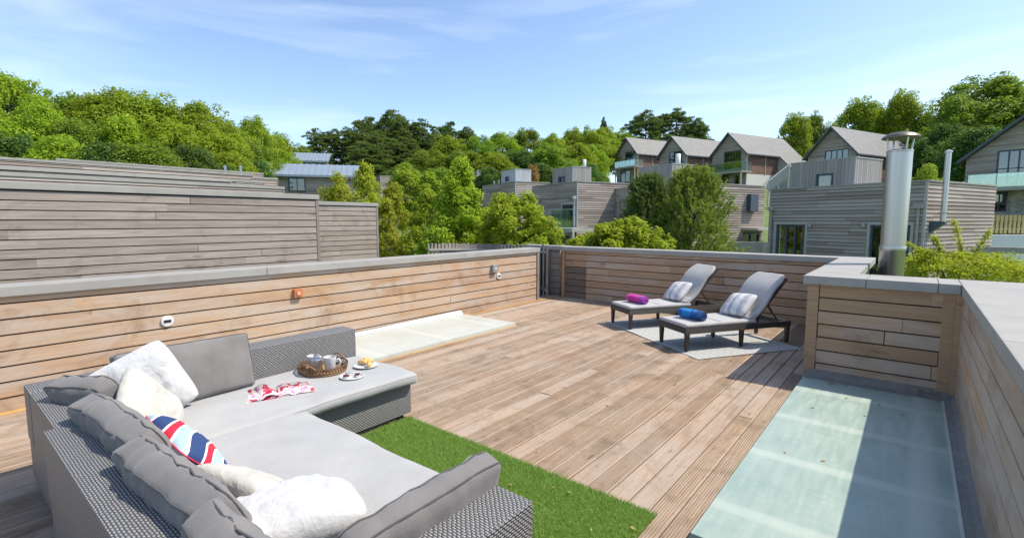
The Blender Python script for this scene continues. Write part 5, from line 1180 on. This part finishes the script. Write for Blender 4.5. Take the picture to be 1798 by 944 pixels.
for px, py, D, w_, k in [(1398, 194, 92, 76, 'b4'), (1432, 192, 94, 60, 'b5'), (1465, 210, 92, 60, 'b4'), (1512, 166, 84, 100, 'b4'), (1545, 180, 86, 80, 'b5'), (1588, 153, 80, 100, 'b4'), (1625, 190, 78, 80, 'b5'), (1690, 160, 62, 130, 'b1'), (1735, 128, 64, 200, 'b1'), (1798, 146, 62, 160, 'b1'), (1660, 215, 60, 110, 'b3'), (1720, 220, 54, 140, 'b3'), (1600, 235, 72, 90, 'b3'), (1850, 150, 60, 160, 'b3')]:
    far_tree(px, py, D, w_, k, LRt[k].replace('behind the slate gabled houses', 'beyond the gabled houses with the long gap of sky' if D > 88 else ('standing tall behind the middle gabled houses' if D > 66 else 'close behind the large gabled house with tall windows')), GRt)
far_tree(1630, 286, 25, 82, 'bush', 'rounded bright green shrub behind the flat roofed timber house', None, nm='shrub', cat='shrub', zg=1.0)
far_tree(1585, 290, 27, 40, 'bush', 'smaller bright green shrub half hidden by the steel flue', None, nm='shrub', cat='shrub', zg=1.0)
# ---- hedge behind the picket fence
r_ = np.random.default_rng(77); a, b = at(1720, 388, 22.6), at(1900, 396, 22.6); n = 9000; t_ = r_.random((n, 1)); base = np.array(a)*(1-t_)+np.array(b)*t_
P = base+np.stack([r_.normal(0, .16, n), r_.normal(0, .16, n), r_.uniform(-.9, .30, n)], 1); V, F = leaf_geo(P, r_.normal(0, 1, (n, 3))+np.array([0, 0, .6]), .09, .6, r_)
o = quick('hedge', V, F, leafm('copper_hedge_leaves', [(.16, .13, .03), (.22, .12, .05), (.13, .15, .03), (.20, .10, .045)], .3)); tag(o, 'clipped copper and green hedge behind the pale picket fence', 'hedge')
# ---- garden trees, each its own
def near_tree(px, py, D, wpx, zbot_py, shape, nc, rcf, nl, leaf, asp, mt, seed, name, lab, grp=None, bark='bark', cat='tree', thin=.3, flat=.9):
    q = at(px, py, D); z1 = q.z; z0 = at(px, zbot_py, D).z; g_ = hgt(q.x, q.y)-.1; g_ = min(g_, z0-.1); Rw = wpx/FPX*D/2
    (V, F), C = crown(z1-z0, Rw, shape, int(nc*1.7), Rw*rcf*.85, int(nl*.8), leaf, asp, seed, flat, z0-g_, thin*.6)
    V[:, 2] *= (z1-g_)/max(V[:, 2].max(), .1)
    e = empty(name, (q.x, q.y, g_), 0, lab, cat, grp); link('trunk', trunk_mesh(z1-g_, max(.04, (z1-g_)*.014), C, seed, bark, 16), e); quick('crown', V, F, M[mt], e)
near_tree(640, 280, 19, 135, 470, 'cone', 90, .20, 17000, .085, .6, 'lf_birch', 401, 'birch_tree', 'yellow green birch rising behind the shorter neighbour wall', bark='birchbark', thin=.2)
near_tree(592, 298, 20, 130, 470, 'cone', 80, .20, 14000, .085, .6, 'lf_birch', 402, 'birch_tree', 'feathery young birch in front of the long zinc roof', bark='birchbark', thin=.2)
near_tree(676, 345, 17.5, 80, 480, 'tall', 60, .26, 8000, .08, .6, 'lf_birch', 409, 'birch_tree', 'narrow birch hanging over the end of the neighbour wall', bark='birchbark', thin=.2)
near_tree(712, 284, 27, 120, 395, 'tall', 110, .20, 24000, .11, .6, 'lf_a', 403, 'garden_tree', 'rounded green tree standing on the lawn with a short trunk', bark='birchbark')
near_tree(752, 300, 26, 70, 390, 'tall', 60, .22, 10000, .11, .6, 'lf_c', 408, 'garden_tree', 'small yellow tinged tree beside the rounded lawn tree')
near_tree(806, 272, 17, 175, 455, 'cone', 210, .15, 42000, .105, .5, 'lf_laurel', 404, 'garden_tree', 'tall leafy cone shaped tree above the curved picket fence')
near_tree(908, 333, 15, 170, 470, 'dome', 150, .17, 30000, .105, .5, 'lf_laurel', 405, 'garden_tree', 'broad leafy tree above the end of the curved fence')
near_tree(690, 318, 22, 95, 470, 'tall', 80, .2, 13000, .10, .6, 'lf_birch', 412, 'birch_tree', 'light airy birch between the neighbour wall and the lawn tree', bark='birchbark', thin=.2)
near_tree(755, 330, 19, 120, 470, 'tall', 90, .2, 16000, .10, .55, 'lf_laurel', 413, 'garden_tree', 'light green leafy tree beside the tall cone shaped tree')
near_tree(860, 350, 18, 120, 470, 'dome', 90, .2, 15000, .10, .55, 'lf_laurel', 414, 'garden_tree', 'leafy tree filling the gap beside the tall cone shaped tree')
near_tree(960, 400, 15.5, 70, 470, 'bush', 60, .22, 8000, .10, .5, 'lf_laurel', 415, 'shrub', 'small leafy shrub below the glass fronted balcony', cat='shrub')
near_tree(770, 395, 16, 110, 470, 'bush', 60, .22, 10000, .10, .5, 'lf_laurel', 410, 'shrub', 'low leafy shrub at the foot of the cone shaped tree', cat='shrub')
near_tree(1100, 375, 13.2, 185, 470, 'bush', 150, .13, 26000, .12, .38, 'lf_laurel', 406, 'shrub', 'bright green long leaved shrub behind the far parapet', cat='shrub')
near_tree(715, 428, 22, 40, 470, 'bush', 30, .25, 2500, .09, .6, 'lf_c', 411, 'shrub', 'small yellowish shrub on the lawn by the birch', cat='shrub')
def near_pine(px, py, D, wpx, zbot_py, seed, lab, mt, nt):
    r_ = np.random.default_rng(seed); q = at(px, py, D); z1 = q.z; z0 = at(px, zbot_py, D).z; g_ = min(hgt(q.x, q.y), z0-.1); Rw = wpx/FPX*D/2; H = z1-z0
    # shoots: short twigs turned up at their ends, each a brush of needles
    t = r_.random(nt)**.9*.97; a = r_.random(nt)*2*np.pi; rr = Rw*SH['pine'](t)*(.30+.62*r_.random(nt)**.55)*(.88+.22*np.sin(a*3+t*9)+.16*np.sin(a*5-t*21))
    B0 = np.stack([rr*np.cos(a), rr*np.sin(a), z0-g_+t*H*.93+.10*rr/Rw], 1); ax = nrm(np.stack([np.cos(a)*.85*rr/Rw, np.sin(a)*.85*rr/Rw, np.full(nt, .55)], 1)+r_.normal(0, .25, (nt, 3))); ln = .16+.20*r_.random((nt, 1, 1))
    nn = 46; s = r_.random((nt, nn, 1)); base = B0[:, None]+ax[:, None]*s*ln; dr = r_.normal(0, 1, (nt, nn, 3)); dr /= np.linalg.norm(dr, axis=2)[..., None]; dr = dr*.8+ax[:, None]*.8; dr /= np.linalg.norm(dr, axis=2)[..., None]
    sd_ = np.cross(dr, r_.normal(0, 1, (nt, nn, 3))); sd_ /= np.linalg.norm(sd_, axis=2)[..., None]; l = .085*(.7+.6*r_.random((nt, nn, 1)))
    V = np.stack([base-sd_*.012, base+sd_*.012, base+dr*l], 2).reshape(-1, 3); F = np.arange(len(V)).reshape(-1, 3); V[:, 2] *= (z1-g_)/V[:, 2].max()
    e = empty('pine_tree', (q.x, q.y, g_), 0, lab, 'tree'); link('trunk', trunk_mesh(z1-g_, .09, B0, seed, 'bark', 60, .015), e); quick('crown', V, F, M[mt], e)
near_pine(1138, 297, 19, 125, 475, 501, 'dense dark young pine in front of the silvered houses', 'lf_pine', 2300)
near_pine(1218, 286, 17.5, 185, 490, 502, 'open young pine with upright candles in front of the silvered house', 'lf_pine2', 2300)
# lime maple beside the flue
q = at(1690, 392, 9.6); g_ = -2.2; e = empty('maple_shrub', (q.x, q.y, g_), 0, 'bright lime green spreading maple beside the steel flue', 'shrub'); r_ = np.random.default_rng(610)
C = []; 
for k in range(120): 
    a = r_.random()*6.28; rr = 1.15*math.sqrt(r_.random()); C.append((rr*math.cos(a), rr*math.sin(a), 3.18-.40*(rr/1.15)**2+r_.normal(0, .12)))
tw = MB(); C = np.array(C); tips = []
for (tx, ty) in ((1587, 425), (1640, 415), (1676, 388), (1738, 405), (1610, 440), (1760, 450)):
    tq = at(tx, ty, 9.5+r_.normal(0, .25)); b0 = Vector((r_.normal(0, .2), r_.normal(0, .2), 2.9)); t1 = tq-Vector((q.x, q.y, g_)); tw.tube([b0, b0.lerp(t1, .5)+Vector((0, 0, .03)), t1], [.014, .009, .004], 5)
    for s in np.linspace(.35, 1, 16): pp = b0.lerp(t1, s); tips.append((pp.x, pp.y, pp.z))
n = 15000; k = r_.integers(0, len(C), n); d = nrm(r_.normal(0, 1, (n, 3))); P = C[k]+d*np.array([.24, .24, .09])*(.4+.6*r_.random((n, 1)))
tips = np.array(tips); k2 = r_.integers(0, len(tips), 1900); P2 = tips[k2]+r_.normal(0, 1, (1900, 3))*np.array([.035, .035, .028])
V, F = leaf_geo(np.concatenate([P, P2]), np.tile([0, 0, 1.], (n+1900, 1)), .055, .5, r_, .5); quick('crown', V, F, M['lf_acer'], e)
tw.tube([(0, 0, 0), (.05, .03, 1.4), (0, 0, 2.4)], [.06, .045, .02], 7)
for k in range(14): c = Vector(C[k]); tw.tube([(0, 0, 1.6), c*.5+Vector((0, 0, 1.15)), c], [.02, .013, .005], 5)
link('trunk', tw.mesh('trunk', M['bark'], True), e)
# lawn path
pth = MB(); 
for (a, b) in ((698, 440), (735, 418), (752, 428), (712, 452)): pass
q = [at(690, 436, 24), at(725, 424, 26), at(740, 428, 25.5), at(705, 446, 23)]
pth.add([(v.x, v.y, hgt(v.x, v.y)+.03) for v in q], [(0, 1, 2, 3)]); pth.build('garden_path', plain('pale_gravel', (.42, .38, .32), .9, 0, .2, 30))['kind'] = 'structure'
